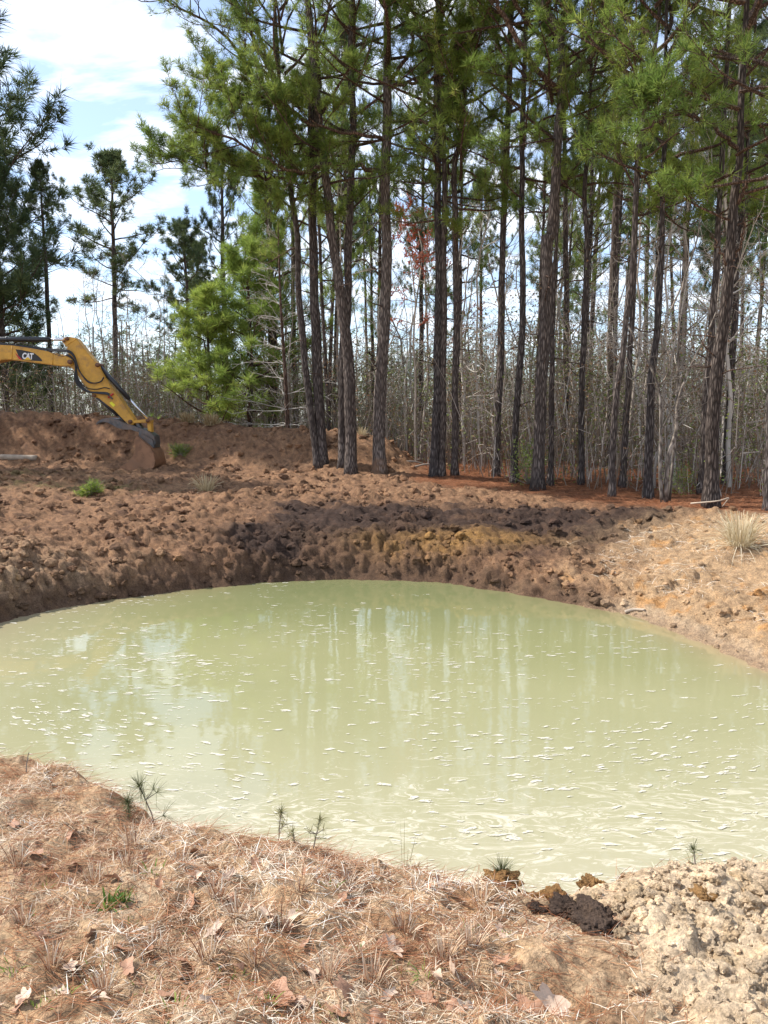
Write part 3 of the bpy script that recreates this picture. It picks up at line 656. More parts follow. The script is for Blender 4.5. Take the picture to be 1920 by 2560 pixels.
# pixel path of the trunk from the base up, trunk width px at base / at top, crown start (z), label, group
TR = {
 'a': ([(796, 1168), (768, 953), (749, 757), (743, 600), (723, 448), (700, 250), (690, 60)], 18, 9, 5.6, 'thin pine leaning away from the stouter trunk it shares its foot with'),
 'b': ([(808, 1164), (794, 933), (786, 718), (782, 600), (781, 420), (778, 236), (777, 190)], 25, 13, None, 'pine with snapped top and two long limbs arching towards the open sky'),
 'c': ([(878, 1186), (874, 953), (859, 796), (843, 678), (831, 600), (810, 410), (790, 241), (776, 72), (765, -60)], 28, 15, 6.4, 'stout pine trunk leaning across the straight pine beside it'),
 'd': ([(857, 1174), (859, 874), (870, 776), (871, 600), (882, 337), (877, 145), (882, 0)], 23, 13, 6.2, 'straight pine half hidden at its foot by the stout leaning pine'),
 'e': ([(949, 1186), (949, 992), (960, 835), (966, 717), (966, 600), (964, 434), (969, 241), (969, 0)], 31, 20, 7.6, 'thick pale barked pine with mud smeared foot and long sweeping lower limb'),
 'f': ([(1086, 1190), (1094, 913), (1096, 678), (1093, 290), (1094, 48)], 22, 13, 6.6, 'outer larger pine of the touching pair beside the mound end'),
 'g': ([(1105, 1190), (1109, 874), (1109, 678), (1111, 482), (1104, 169)], 17, 11, 6.2, 'darker inner pine of the touching pair beside the mound end'),
 'h': ([(1137, 1190), (1141, 796), (1139, 600), (1138, 520), (1136, 420), (1152, 337), (1168, 150)], 17, 11, 5.6, 'slim pine next to the touching pair, kinked where its crown begins'),
 'i': ([(1239, 1192), (1250, 947), (1254, 730), (1258, 600), (1269, 337), (1274, 145), (1280, 0)], 18, 12, 6.4, None),
 'j': ([(1285, 1208), (1293, 990), (1306, 817), (1306, 600), (1305, 482), (1308, 241), (1317, 0)], 18, 12, 6.4, 'slightly crooked slim pine with a bulge halfway up its trunk'),
 'k': ([(1345, 1225), (1352, 990), (1365, 774), (1371, 600), (1380, 579), (1395, 337), (1404, 217), (1395, 72), (1350, -10)], 30, 17, 7.3, 'big pine with black burnt foot and two upswept arms like a candlestick'),
 'l': ([(1376, 1214), (1380, 947), (1382, 817), (1391, 600), (1397, 400)], 15, 9, 6.2, 'slender dark pine standing right behind the big candlestick pine'),
 'm': ([(1452, 1212), (1456, 947), (1465, 730), (1465, 600), (1462, 482), (1472, 337), (1477, 193)], 15, 9, 6.0, None),
 'n': ([(1528, 1242), (1538, 1034), (1560, 860), (1578, 687), (1597, 386), (1621, 217), (1645, 48)], 16, 13, 5.6, 'slanting pine crossing in front of an upright neighbour halfway up'),
 'o': ([(1556, 1218), (1573, 947), (1582, 730), (1588, 600), (1592, 430)], 16, 11, 6.0, 'upright pine crossed halfway up by a slanting pine'),
 'p': ([(1621, 1244), (1627, 990), (1638, 860), (1653, 643), (1660, 386), (1662, 200)], 21, 13, 5.6, 'medium pine beside the pale many stemmed sapling'),
 'q': ([(1755, 1238), (1764, 990), (1782, 774), (1795, 600), (1805, 386), (1812, 240), (1826, 0)], 17, 12, 5.6, 'thinner pine tucked against the thick black pine trunk'),
 'r': ([(1777, 1266), (1784, 990), (1808, 817), (1825, 643), (1838, 482), (1848, 386), (1862, 100)], 33, 20, 5.2, 'thick black trunked pine with a fallen white branch at its foot'),
 's': ([(1814, 1212), (1825, 990), (1838, 774), (1843, 675), (1858, 530)], 19, 13, 5.6, 'reddish pine standing behind the thick black pine'),
 't': ([(1922, 1275), (1928, 990), (1940, 600), (1955, 200)], 22, 14, 5.2, 'pine at the far end of the row, past the bleached grass clump'),
}
TREEPOS = []
def pine(key):
    path, w0, w1, zc, label = TR[key]; rnd = random.Random(key)
    b = ground_hit(*path[0]); Y = b[1]; gz = ground_z(b[0], b[1])
    P = [at_y(px, py, Y) for px, py in path]; P[0][2] = gz-.12; P = np.array(P); k = Y/CA/FPX
    # keep growing beyond the frame's top
    R = list(np.linspace(w0, w1, len(path))*k*.5)
    if zc is not None:
        top = P[-1]; lean = norm(P[-1]-P[-3] if len(P) > 3 else P[-1]-P[-2])*.5+np.array([0, 0, .6]); lean = norm(lean); H = max(13.5+rnd.random()*3, top[2]+3)
        for t in (.5, 1.0): P = np.vstack([P, top+lean*(H-top[2])*t]); R.append(R[-1]*(.62 if t < 1 else .25))
    root = empty('pine_tree', (b[0], b[1], gz)); off = P[0]*0+np.array([b[0], b[1], gz]); Q = P-off
    if label: tag(root, label, 'pine tree')
    else: tag(root, ROWL, 'pine tree', ROWG)
    sd = sum(map(ord, key))
    # arc-length radii
    obj('trunk', trunk_mesh(Q, np.interp(np.linspace(0, 1, 30), np.concatenate([[0], np.cumsum(np.linalg.norm(np.diff(Q, axis=0), axis=1))])/np.sum(np.linalg.norm(np.diff(Q, axis=0), axis=1)), R), M[{'e': 'bark_muddy', 'k': 'bark_burnt', 'r': 'bark_black'}.get(key, 'bark')], 12, sd*.13), root)
    if zc is not None:
        zc -= .7; i = np.searchsorted(Q[:, 2], zc); i = min(max(i, 1), len(Q)-1); t = (zc-Q[i-1, 2])/(Q[i, 2]-Q[i-1, 2]); cb = Q[i-1]+(Q[i]-Q[i-1])*t
        sz = min(1.2, max(.75, w0/20*.5+.45)) 
        place_crown(root, CROWN[sd % 5], cb, Q[-1], 9.0, sz*rnd.uniform(.9, 1.1))
    dead_stubs(root, sd, Q, 9, 1.6, (zc or 5.5)+.5)
    TREEPOS.append((b[0], b[1])); return root, Y, off
random.seed(12)
ROOTS = {k: pine(k) for k in TR}
def limb(key, pts, r0, r1, seed, nsec=12, seclen=.9, ntuft=9, foliage=True, out=.3, K=15, sub=None):
    """a large limb of its own, pixel points with depth offsets"""
    root, Y, off = ROOTS[key]; rng = np.random.RandomState(seed)
    P = np.array([at_y(px, py, Y+dy) for px, py, dy in pts])-off; Q = spline(P, 26); a = Acc()
    Q[1:] += .02*rng.normal(size=(25, 3)); add_tube(a, Q, np.linspace(r0, r1, 26), 8, wob=.1)
    W = []; T = []
    if foliage:
        # side limbs that carry the foliage
        for k in range(nsec):
            t = out+(1-out)*(k+rng.rand()*.7)/nsec; i = min(int(t*25), 24); d = norm(Q[i+1]-Q[i]); az = rng.normal(size=3)*np.array([.9, 1.0, .55])
            dv = norm(d*.8+az+np.array([0, 0, .15])); L = seclen*rng.uniform(.6, 1.3); B = [Q[i]]
            for q in range(6): dv = norm(dv+rng.normal(size=3)*.14+np.array([0, 0, .06])); B.append(B[-1]+dv*L/6)
            fol_branch(rng, W, T, np.array(B), .014, .006, nsec=5, seclen=.42, ntuft=ntuft)
        fol_branch(rng, W, T, Q[-8:], r1, .006, nsec=5, seclen=.5, ntuft=ntuft)
    if W: me = finish_foliage(rng, W, T, [M['bark_red'], M['needle']], .165, K+4, .006, 'limb', acc=a)
    else: me = a.mesh('limb', [M['bark_red']], True, True)
    obj('limb', me, root)
limb('e', [(950, 430, 0), (880, 408, -.2), (820, 410, -.4), (747, 432, -.6), (660, 395, -.8), (560, 340, -.9), (470, 330, -1.0)], .055, .016, 1, 26, 1.15, 8, out=.38)
limb('e', [(820, 412, -.4), (740, 440, -.2), (640, 442, 0), (540, 430, .2), (440, 400, .2)], .035, .012, 2, 24, 1.1, 8, out=.3)
limb('e', [(955, 345, 0), (850, 328, -.3), (760, 300, -.5), (640, 240, -.5), (540, 230, -.4)], .04, .012, 3, 22, 1.05, 8, out=.35)
limb('e', [(960, 215, 0), (1040, 205, -.2), (1100, 185, -.3), (1200, 110, -.3)], .045, .014, 4, 12, .9, 7, out=.5)
limb('e', [(965, 215, 0), (1000, 170, -.1), (1030, 110, -.2), (1020, 40, -.2), (1000, -60, -.2)], .05, .02, 5, 10, .8, 6, out=.55)
limb('e', [(950, 690, 0), (915, 655, -.05), (880, 655, -.1), (862, 690, -.15)], .022, .008, 6, foliage=False)
limb('e', [(945, 935, 0), (930, 890, -.1), (918, 880, -.2)], .022, .01, 7, foliage=False)
limb('b', [(781, 425, 0), (738, 340, .1), (690, 210, .2), (636, 101, .3), (590, 0, .3), (555, -130, .3)], .075, .03, 8, 16, 1.0, 5, out=.55, K=10)
limb('b', [(776, 312, 0), (700, 250, -.1), (651, 212, -.2), (545, 72, -.2), (440, 12, -.3), (380, -20, -.3)], .05, .014, 9, 20, 1.0, 3, out=.35, K=9)
limb('b', [(690, 210, .2), (640, 60, 0), (600, -20, -.1), (470, -90, -.1)], .035, .012, 19, 14, 1.0, 4, out=.35, K=9)
limb('k', [(1404, 222, 0), (1419, 207, -.1), (1481, 135, -.2), (1505, 72, -.3), (1505, 0, -.3), (1512, -120, -.3)], .06, .03, 10, 8, .8, 6, out=.7)
limb('k', [(1398, 226, 0), (1327, 154, -.1), (1274, 63, -.2), (1240, 0, -.2), (1220, -100, -.2)], .055, .03, 11, 8, .8, 6, out=.6)
limb('h', [(1137, 460, 0), (1122, 420, 0), (1148, 360, .1), (1130, 250, .2)], .03, .012, 12, 8, .7, 7, out=.4)
limb('r', [(1838, 520, 0), (1862, 470, -.1), (1880, 430, -.2)], .04, .012, 13, foliage=False)
limb('r', [(1824, 665, 0), (1852, 610, -.1), (1862, 560, -.2), (1872, 535, -.2)], .03, .008, 14, foliage=False)
limb('r', [(1822, 668, 0), (1790, 610, -.1), (1776, 580, -.1)], .022, .006, 15, foliage=False)
limb('f', [(1088, 520, 0), (1040, 490, .1), (975, 465, .1)], .028, .008, 16, foliage=False)
limb('n', [(1600, 440, 0), (1660, 500, -.2), (1640, 520, -.2)], .02, .007, 17, foliage=False)
limb('r', [(1850, 380, 0), (1760, 300, -.5), (1680, 290, -.8), (1600, 330, -1.0)], .035, .012, 20, 6, .6, 6, out=.4)

# ------------------------------------------------------------------ trees of the wood behind
def far_pine(px, Y, H, zc, r, variant, label, group=None, wide=1.0, lean=0.0, crowns=FCROWN, CH=7.0, name='pine_tree', cat='pine tree'):
    x = (px-960)/FPX*Y/CA; z = ground_z(x, Y); root = empty(name, (x, Y, z)); tag(root, label, cat, group)
    P = np.array([(0, 0, -.1), (lean*.3, 0, H*.35), (lean*.7, 0, H*.7), (lean, 0, H)]); rr = random.Random(int(px))
    P[1:3, 0] += rr.uniform(-.12, .12)
    obj('trunk', trunk_mesh(P, [r, r*.8, r*.55, r*.15], M['bark'], 8, px*.01), root)
    t = zc/H; base = np.array([np.interp(t, [0, .35, .7, 1], P[:, 0]), 0, zc]); o = place_crown(root, crowns[variant % len(crowns)], base, P[-1], CH)
    s = (H-zc)/CH; o.scale = (s*wide, s*wide, s); TREEPOS.append((x, Y)); return root
random.seed(5)
far_pine(300, 40, 14.2, 6.6, .16, 0, 'tall open crowned pine alone against the sky', wide=1.05, lean=.25)
far_pine(478, 42, 11.4, 5.2, .14, 1, 'bushy pine with rounded top left of the green young pines', wide=.95)
far_pine(508, 44, 10.8, 4.8, .13, 2, 'pine with twin rounded top half behind the bushy pine', wide=.9)
far_pine(140, 33, 11.6, 7.8, .12, 3, 'pine with a long clean grey pole and narrow tuft of crown', wide=.8)
far_pine(-60, 33, 17.4, 1.2, .24, 0, 'broad dark pine branching low beside the excavator arm', wide=1.05, crowns=DCROWN, CH=9.0)
far_pine(30, 30, 10.0, 1.0, .15, 1, 'shaggy dark green pine behind the boom of the excavator', wide=.85, crowns=DCROWN, CH=9.0)
far_pine(575, 30, 11.0, 5.5, .14, 1, 'dark pine rising behind the pair of bright young pines', wide=.6)
far_pine(690, 27, 13.0, 3.6, .13, 2, 'leafy pine filling the gap behind the leaning thin pine', wide=.5, crowns=CROWN, CH=9.0)
far_pine(745, 30, 12.0, 3.8, .12, 4, 'leafy pine standing behind the snapped top pine', wide=.5, crowns=CROWN, CH=9.0)
far_pine(625, 25.5, 6.6, .9, .09, 0, 'bright green young pine behind the grey dead sapling', crowns=YCROWN, CH=5.2, wide=1.25)
far_pine(680, 27.5, 8.8, 1.6, .1, 1, 'tall yellow green young pine merging into the pine row', crowns=YCROWN, CH=5.2, wide=.85)
far_pine(525, 25, 5.0, .45, .08, 1, 'bright green young pine on the outer edge of the wood by the mound', crowns=YCROWN, CH=5.2, wide=1.35)
BG = 'pines inside the wood behind the row'
for x_, y_, h_, lab_ in ((-17.5, 24.8, 15, 'unseen pine added behind the tail of the excavator to shade the mound'), (-19.5, 20.6, 15.5, 'unseen pine added to shade the mud beside the excavator tracks')):
    far_pine(960+x_*FPX*CA/y_, y_, h_, 3.0, .17, int(h_), lab_, wide=.8, crowns=DCROWN, CH=9.0)  # pines out of view at left, added to shade mound and excavator
rngb = np.random.RandomState(21); placed = 0
while placed < 21:
    px = rngb.uniform(820, 2000); Y = rngb.uniform(20, 46); x = (px-960)/FPX*Y
    if Y < float(treeline(np.array(x)))+4.5: continue
    if any((x-a)**2+(Y-b)**2 < 1.4 for a, b in TREEPOS): continue
    H = rngb.uniform(11, 16)
    far_pine(px, Y, H, rngb.uniform(6.2, 9), rngb.uniform(.085, .14), rngb.randint(4), 'slim pine standing inside the wood behind the front row', BG, wide=rngb.uniform(.55, .8), lean=rngb.normal()*.3); placed += 1
far_pine(1513, 21, 14, 7.5, .125, 2, 'reddish pine trunk seen between two front pines deeper in the wood', wide=.7)

placed = 0
while placed < 17:
    px = rngb.uniform(790, 1500) if placed < 12 else rngb.uniform(1450, 1960); Y = rngb.uniform(20, 31); x = (px-960)/FPX*Y
    if Y < float(treeline(np.array(x)))+4 or any((x-a)**2+(Y-b)**2 < 1.2 for a, b in TREEPOS): continue
    far_pine(px, Y, rngb.uniform(10, 13.5), rngb.uniform(3.6, 5.2), rngb.uniform(.06, .09), rngb.randint(5), 'slender leafy pine with low green branches inside the wood', 'leafy pines inside the wood', wide=rngb.uniform(.45, .65), lean=rngb.normal()*.3, crowns=CROWN, CH=9.0); placed += 1

# ------------------------------------------------------------------ bare trees and saplings
def bare(seed, H, r, nb, spread, start=.3, sub=5, bud=None, mats=None, stems=None, up=.5, minr=.0035):
    rng = np.random.RandomState(seed); W = []; T = []
    stems = stems or [[(0, 0, -.1), (rng.normal()*.15, rng.normal()*.1, H*.4), (rng.normal()*.3, rng.normal()*.2, H*.75), (rng.normal()*.4, rng.normal()*.3, H)]]
    for st in stems:
        Q = spline(st, 14); Q[1:] += rng.normal(size=(13, 3))*.02; R = np.linspace(r, minr*1.3, 14)
        for i in range(13): W.append((Q[i], Q[i+1], R[i], R[i+1]))
        for k in range(nb):
            t = start+(1-start)*rng.rand(); i = min(int(t*13), 12); az = rng.rand()*6.28; d = norm(np.array([math.cos(az), math.sin(az), up+rng.normal()*.25])); L = spread*(1.15-.7*t)*rng.uniform(.5, 1.2)*H*.2; m = 6; q = Q[i]; r1 = max(R[i]*.5, minr)
            for j in range(m):
                d = norm(d+rng.normal(size=3)*.2+np.array([0, 0, .08*up])); e = q+d*L/m; W.append((q, e, max(minr, r1*(1-j/m*.8)), max(minr, r1*(1-(j+1)/m*.8))))
                if j > 0:
                    for s in range(1 if sub < 4 else (2 if rng.rand() < sub/8 else 1)):
                        d2 = norm(d+rng.normal(size=3)*.7); q2 = e; L2 = L*rng.uniform(.15, .45)
                        for jj in range(3):
                            d2 = norm(d2+rng.normal(size=3)*.25+np.array([0, 0, .12*up])); e2 = q2+d2*L2/3; W.append((q2, e2, minr, minr*.8)); q2 = e2
                            if bud: T.append((e2, d2))
                q = e
    a = Acc(); a.add(*segs([x[0] for x in W], [x[1] for x in W], [x[2] for x in W], [x[3] for x in W], 4))
    if bud:
        c = np.array([t[0] for t in T]); v, f = needles(rng, c, np.array([t[1] for t in T]), np.full(len(T), .06), bud, .02, (.2, 1.5), .1); a.add(v, f, 1, np.repeat(rng.rand(len(T)), bud*3))
    return a.mesh('bare_tree', mats, False, True)
def one_mesh_tree(name, me, px, Y, label, cat, group=None, s=1.0, rz=None, x=None):
    """trunk and twigs of a thin bare tree"""
    x = (px-960)/FPX*Y/CA if x is None else x
    z = ground_z(x, Y); o = obj(name, me); o.location = (x, Y, z); o.rotation_euler = (0, 0, random.random()*6.28 if rz is None else rz); o.scale = (s, s, s*random.uniform(.85, 1.15)); return tag(o, label, cat, group)
BARE = [bare(400+i, 5.5+.5*(i % 3), .032, 18, 1.15, .2, 5, mats=[M['twig'], M['red_bud']]) for i in range(6)]
PALE = [bare(420+i, 5.5, .03, 16, 1.1, .2, 5, mats=[M['twig_pale'], M['red_bud']]) for i in range(4)]
random.seed(9); rngc = np.random.RandomState(31); placed = 0
while placed < 150:
    px = 640+1360*rngc.rand()**1.25; Y = rngc.uniform(15, 36); x = (px-960)/FPX*Y
    if Y < float(treeline(np.array(x)))+(3.2 if x > .5 else 6.0): continue
    pale = rngc.rand() < .35
    one_mesh_tree('bare_sapling', (PALE if pale else BARE)[rngc.randint(4)], px, Y, 'thin pale leafless sapling among the thicket in the wood' if pale else 'thin brown leafless sapling among the thicket in the wood', 'sapling', 'pale saplings in the wood' if pale else 'brown saplings in the wood', rngc.uniform(.6, 1.6)); placed += 1
for k, (px, Y, s) in enumerate([(200, 38, 1.0), (255, 36, 1.25), (330, 38, 1.15), (385, 35, 1.3), (430, 37, 1.1), (100, 34, 1.0), (350, 44, 1.4), (160, 42, 1.2), (460, 33, .9), (560, 34, 1.3), (225, 32, 1.0), (280, 33, 1.2), (305, 30, .95), (360, 31, 1.05), (410, 30, 1.1), (180, 31, .9), (345, 36, 1.4), (240, 44, 1.5), (195, 36, 1.3), (265, 40, 1.5), (320, 42, 1.6), (400, 40, 1.5), (440, 42, 1.6), (370, 33, 1.1), (150, 36, 1.3)]):
    one_mesh_tree('bare_tree', BARE[k % 6], px, Y, 'grey leafless tree on the skyline beyond the clay mound', 'bare tree', 'bare trees beyond the mound', s)
RED = bare(450, 6.2, .04, 22, 1.25, .45, 5, bud=4, mats=[M['twig'], M['red_bud']], minr=.004)
one_mesh_tree('budding_tree', RED, 1040, 21.5, 'small tree flushed with red spring buds behind the thick pale pine', 'budding tree', s=1.0)
one_mesh_tree('budding_tree', RED, 1150, 27, 'red budding tree deeper in the wood past the touching pines', 'budding tree', s=.9)
# grey dead conifer with level twigs
def dead_conifer():
    rng = np.random.RandomState(61); W = []; H = 6.2; Q = spline([(0, 0, -.1), (-.06, 0, 2), (-.16, 0, 4), (-.2, 0, H)], 16); R = np.linspace(.075, .012, 16)
    a = Acc(); add_tube(a, Q, R, 9, wob=.1)
    for k in range(74):
        t = (k+rng.rand())/74*.96+.02; i = min(int(t*15), 14); p = Q[i]; az = rng.rand()*6.28; az = math.pi+rng.normal()*.9 if rng.rand() < .62 else az
        d = np.array([math.cos(az), math.sin(az), .15+.5*t-.25*(t < .35)]); L = (1.9-1.2*t)*rng.uniform(.5, 1.1); r = .012*(1-.5*t)
        for j in range(7):
            d = norm(d+rng.normal(size=3)*.13+np.array([0, 0, .05 if j < 3 else -.04])); e = p+d*L/7; W.append((p, e, max(.004, r*(1-j/8)), max(.0035, r*(1-(j+1)/8))))
            if j > 1:
                for s in range(2):
                    d2 = norm(d+rng.normal(size=3)*.5); W.append((e, e+d2*L*.16, .004, .003))
            p = e
    b = Acc(); b.add(*segs([x[0] for x in W], [x[1] for x in W], [x[2] for x in W], [x[3] for x in W], 4))
    Y = 21.9; x = (722-960)/FPX*Y; root = empty('dead_conifer', (x, Y, ground_z(x, Y))); tag(root, 'dead grey conifer with long level bare twigs behind the clay mound', 'dead tree')
    obj('trunk', a.mesh('trunk', [M['bark_red']]), root); obj('twigs', b.mesh('twigs', [M['twig_pale']], False), root)
dead_conifer()
# pale many-stemmed sapling in front of the row
def grey_clump():
    b = ground_hit(1662, 1255); Y = b[1]; o0 = np.array([b[0], Y, ground_z(b[0], Y)]); root = empty('grey_sapling', o0); tag(root, 'pale grey sapling with several forking smooth stems', 'sapling')
    def st(pts, r0, r1, name='stem', seed=0):
        P = np.array([at_y(x, y, Y+d) for x, y, d in pts])-o0; a = Acc(); add_tube(a, spline(P, 18), np.linspace(r0, r1, 18), 8, wob=.1)
        rng = np.random.RandomState(seed); W = []; Q = spline(P, 18)
        for k in range(16):
            i = rng.randint(6, 17); d = norm(Q[i]-Q[i-1]+rng.normal(size=3)*.6); p = Q[i]; L = rng.uniform(.3, 1.0)
            for j in range(5): d = norm(d+rng.normal(size=3)*.2+np.array([0, 0, .1])); e = p+d*L/5; W.append((p, e, .006-.0008*j, .005-.0008*j)); p = e
        a.add(*segs([x[0] for x in W], [x[1] for x in W], [x[2] for x in W], [x[3] for x in W], 4))
        obj(name, a.mesh(name, [M['grey_bark']]), root)
    st([(1656, 1258, 0), (1650, 1180, 0), (1652, 1080, 0), (1650, 990, 0), (1634, 934, 0), (1605, 880, 0), (1570, 815, 0)], .035, .01, seed=1)
    st([(1664, 1258, 0), (1670, 1147, 0), (1690, 1077, 0), (1694, 1010, 0), (1720, 930, .1), (1765, 838, .2), (1790, 780, .2)], .04, .008, seed=2)
    st([(1673, 1255, .1), (1684, 1130, .1), (1692, 1020, .1), (1696, 850, .1), (1705, 720, .1), (1740, 610, .1), (1752, 540, .1)], .028, .009, seed=3)
    st([(1653, 1078, 0), (1672, 1040, -.1), (1690, 1000, -.1), (1705, 930, -.1)], .016, .006, seed=4)
    st([(1648, 965, 0), (1666, 940, 0), (1675, 900, 0), (1668, 880, 0)], .016, .006, seed=5)
grey_clump()

# ------------------------------------------------------------------ thicket and far woodland
def thicket():
    rng = np.random.RandomState(41); P0 = []; P1 = []; R0 = []; R1 = []; V = []
    def region(n, left=.3):
        px = np.where(rng.rand(n) < left, rng.uniform(-120, 640, n), rng.uniform(640, 2060, n)); Y = np.where(px < 640, rng.uniform(26, 40, n), 0); X = (px-960)/FPX*Y
        Yr = 13+rng.rand(n)**.8*26; Xr = (px-960)/FPX*Yr; ok = (px < 640) | (Yr > treeline(Xr)+np.where(Xr < 1, 5.0, 3.0)+1.2*fbm2(Xr*.5, Yr*.5, 2))
        X = np.where(px < 640, X, Xr); Y = np.where(px < 640, Y, Yr); return X[ok], Y[ok]
    X, Y = region(6800); Z = height(X, Y, False); n = len(X); H = rng.uniform(.6, 3.9, n)*(.6+.6*rng.rand(n))
    p = np.stack([X, Y, Z-.05], 1); d = np.stack([rng.normal(size=n)*.16, rng.normal(size=n)*.16, np.ones(n)], 1)
    for k in range(3):
        q = p+d*(H/3)[:, None]; r = .011-.0028*k; P0.append(p); P1.append(q); R0.append(np.full(n, r)); R1.append(np.full(n, r-.0028)); d = d+np.stack([rng.normal(size=n)*.18, rng.normal(size=n)*.18, 0*X], 1); p = q
    X, Y = region(6200); Z = height(X, Y, False); n = len(X); p = np.stack([X, Y, Z+rng.rand(n)**1.5*3.4], 1); d = rng.normal(size=(n, 3)); d[:, 2] = d[:, 2]*.5+.5; L = rng.uniform(.4, 1.6, n)
    for k in range(4):
        d = norm(d+rng.normal(size=(n, 3))*.3-np.array([0, 0, .22*k])); q = p+d*(L/4)[:, None]; P0.append(p); P1.append(q); R0.append(np.full(n, .006)); R1.append(np.full(n, .005)); p = q
    a = Acc(); P0 = np.concatenate(P0); n = len(P0); v, f = segs(P0, np.concatenate(P1), np.concatenate(R0), np.concatenate(R1), 3); a.add(v, f, 0, np.repeat(rng.rand(n), 6))
    X, Y = region(200000); n = len(X); Z = height(X, Y, False); dn = fbm2(X*.45, Y*.45, 3); h = 1.6+3.3*np.clip(.6+1.2*dn, 0, 1.5); p = np.stack([X, Y, Z+rng.rand(n)*h], 1)
    keep = fbm2(X*.8+p[:, 2]*.9, Y*.8+p[:, 2]*.5+20, 3) > -.12; p = p[keep]; n = len(p); d = rng.normal(size=(n, 3)); d = norm(d); s = norm(np.cross(d, rng.normal(size=(n, 3)))); L = rng.uniform(.03, .07, n)[:, None]
    v = np.stack([p-s*L*.45, p+s*L*.45, p+d*L], 1).reshape(-1, 3); g = np.clip(.5+1.1*fbm2(p[:, 0]*.55+9, p[:, 1]*.55+p[:, 2]*.6, 3)+rng.normal(size=n)*.16, 0, 1)
    a.add(v, np.arange(len(v)).reshape(-1, 3), 1, np.repeat(g, 3))
    tag(obj('thicket', a.mesh('thicket', [M['cane'], M['thicket_leaf']], False, True)), 'tangled brown and olive undergrowth of canes, vines and leaves in the wood', 'undergrowth', kind='stuff')
thicket()
def woodland():
    rng = np.random.RandomState(51); a = Acc(); P0 = []; P1 = []; R0 = []; R1 = []; C_ = []
    for k in range(190):
        Y = rng.uniform(44, 72); px = rng.uniform(-300, 2220); X = (px-960)/FPX*Y; lft = px < 640; H = rng.uniform(3.8, 7.2) if lft else rng.uniform(4, 7); z = .3
        P0.append((X, Y, z)); P1.append((X+rng.normal()*.3, Y, z+H)); R0.append(.08); R1.append(.03)
        m = 150; u = rng.rand(m); zz = z+.4+(H-.2)*u; rad = (.5+1.9*np.sin(math.pi*np.clip(.1+.85*u, 0, 1)))*rng.rand(m)**.5; az = rng.rand(m)*6.28
        C_.append(np.stack([X+np.cos(az)*rad, Y+np.sin(az)*rad, zz], 1))
    n = len(P0); v, f = segs(P0, P1, R0, R1, 5); a.add(v, f, 0, .4)
    c = np.concatenate(C_); v, f = needles(rng, c, rng.normal(size=(len(c), 3))+np.array([0, 0, .6]), np.full(len(c), .36), 9, .02, (.2, 1.5), .2); a.add(v, f, 1, np.repeat(np.clip(rng.normal(.45, .25, len(c)), 0, 1), 27))
    tag(obj('distant_woodland', a.mesh('distant_woodland', [M['bark'], M['needle_far']], False, True)), 'dim mass of far off woodland closing the view', 'woodland', kind='stuff')
woodland()

# ------------------------------------------------------------------ excavator
EY = 19.3
YEL = mat_plain('worn_yellow_paint', (.55, .29, .035), .5, 0, .22, 3.5, (.24, .13, .06), .15, 5)
BLK = mat_plain('black_hose', (.018, .018, .02), .5, 0, .2)
CYL = mat_plain('black_cylinder_paint', (.022, .023, .027), .35, 0, .2)
CHR = mat_plain('chrome_rod', (.6, .6, .62), .2, 1.0, .08)
STEEL = mat_plain('worn_steel', (.10, .10, .105), .45, .6, .4, 8, (.2, .13, .09))
MUDST = mat_plain('muddy_steel', (.27, .135, .07), .6, .2, .35, 6, (.12, .075, .05), .4)
PINM = mat_plain('rusty_pin', (.16, .075, .04), .6, .3, .3)
GLASS = mat_plain('dark_cab_glass', (.02, .025, .03), .08)
RUB = mat_plain('track_steel', (.05, .042, .036), .8, .2, .3, 8, (.2, .12, .07))
DEC = [mat_plain(n, c, .5, 0, .05) for n, c in (('decal_black', (.012, .012, .013)), ('decal_white', (.75, .75, .75)), ('decal_red', (.45, .02, .02)), ('decal_yellow', (.75, .45, .02)), ('sticker_yellow', (.75, .7, .03)))]
ex = empty('excavator', (-13.6, EY, ground_z(-13.6, EY))); ex0 = np.array(ex.location)
tag(ex, 'yellow excavator reaching its arm and bucket down beside the clay mound', 'excavator')
def E(u, v, y=0.0):
    p = at_y(u/3.95, 820+v/3.95, EY); return np.array([p[0], EY+y, p[2]])-ex0
def extr(name, pts, y0, y1, mat, parent=ex, bev=.018, raw=False):
    bm = bmesh.new(); vs_ = [bm.verts.new(tuple(p if raw else E(*p))) for p in pts]
    for v_ in vs_: v_.co.y = y0
    f = bm.faces.new(vs_); r = bmesh.ops.extrude_face_region(bm, geom=[f]); 
    for g in r['geom']:
        if isinstance(g, bmesh.types.BMVert): g.co.y = y1
    bmesh.ops.recalc_face_normals(bm, faces=bm.faces)
    if bev: bmesh.ops.bevel(bm, geom=list(bm.edges), offset=bev, segments=2, affect='EDGES', clamp_overlap=True)
    me = bpy.data.meshes.new(name); bm.to_mesh(me); bm.free(); me.materials.append(mat)
    return obj(name, me, parent)
def rod(name, a, b, r, mat, parent=ex, sides=14):
    A = Acc(); add_tube(A, np.linspace(a, b, 3), [r]*3, sides); return obj(name, A.mesh(name, [mat]), parent)
def pinr(u, v, r, hw, parent=ex): return rod('pin', E(u, v, -hw), E(u, v, hw), r, PINM, parent)
boom_in = [(0, 172), (160, 180), (350, 208), (500, 237), (640, 268), (700, 280), (752, 312), (758, 350), (740, 378), (690, 384), (610, 379), (400, 352), (150, 320), (90, 318), (0, 336)]
boom_pts = [E(*p) for p in boom_in]
foot = np.array([-12.35, EY, 1.75])-ex0
bl = boom_pts[0]; blo = boom_pts[-1]
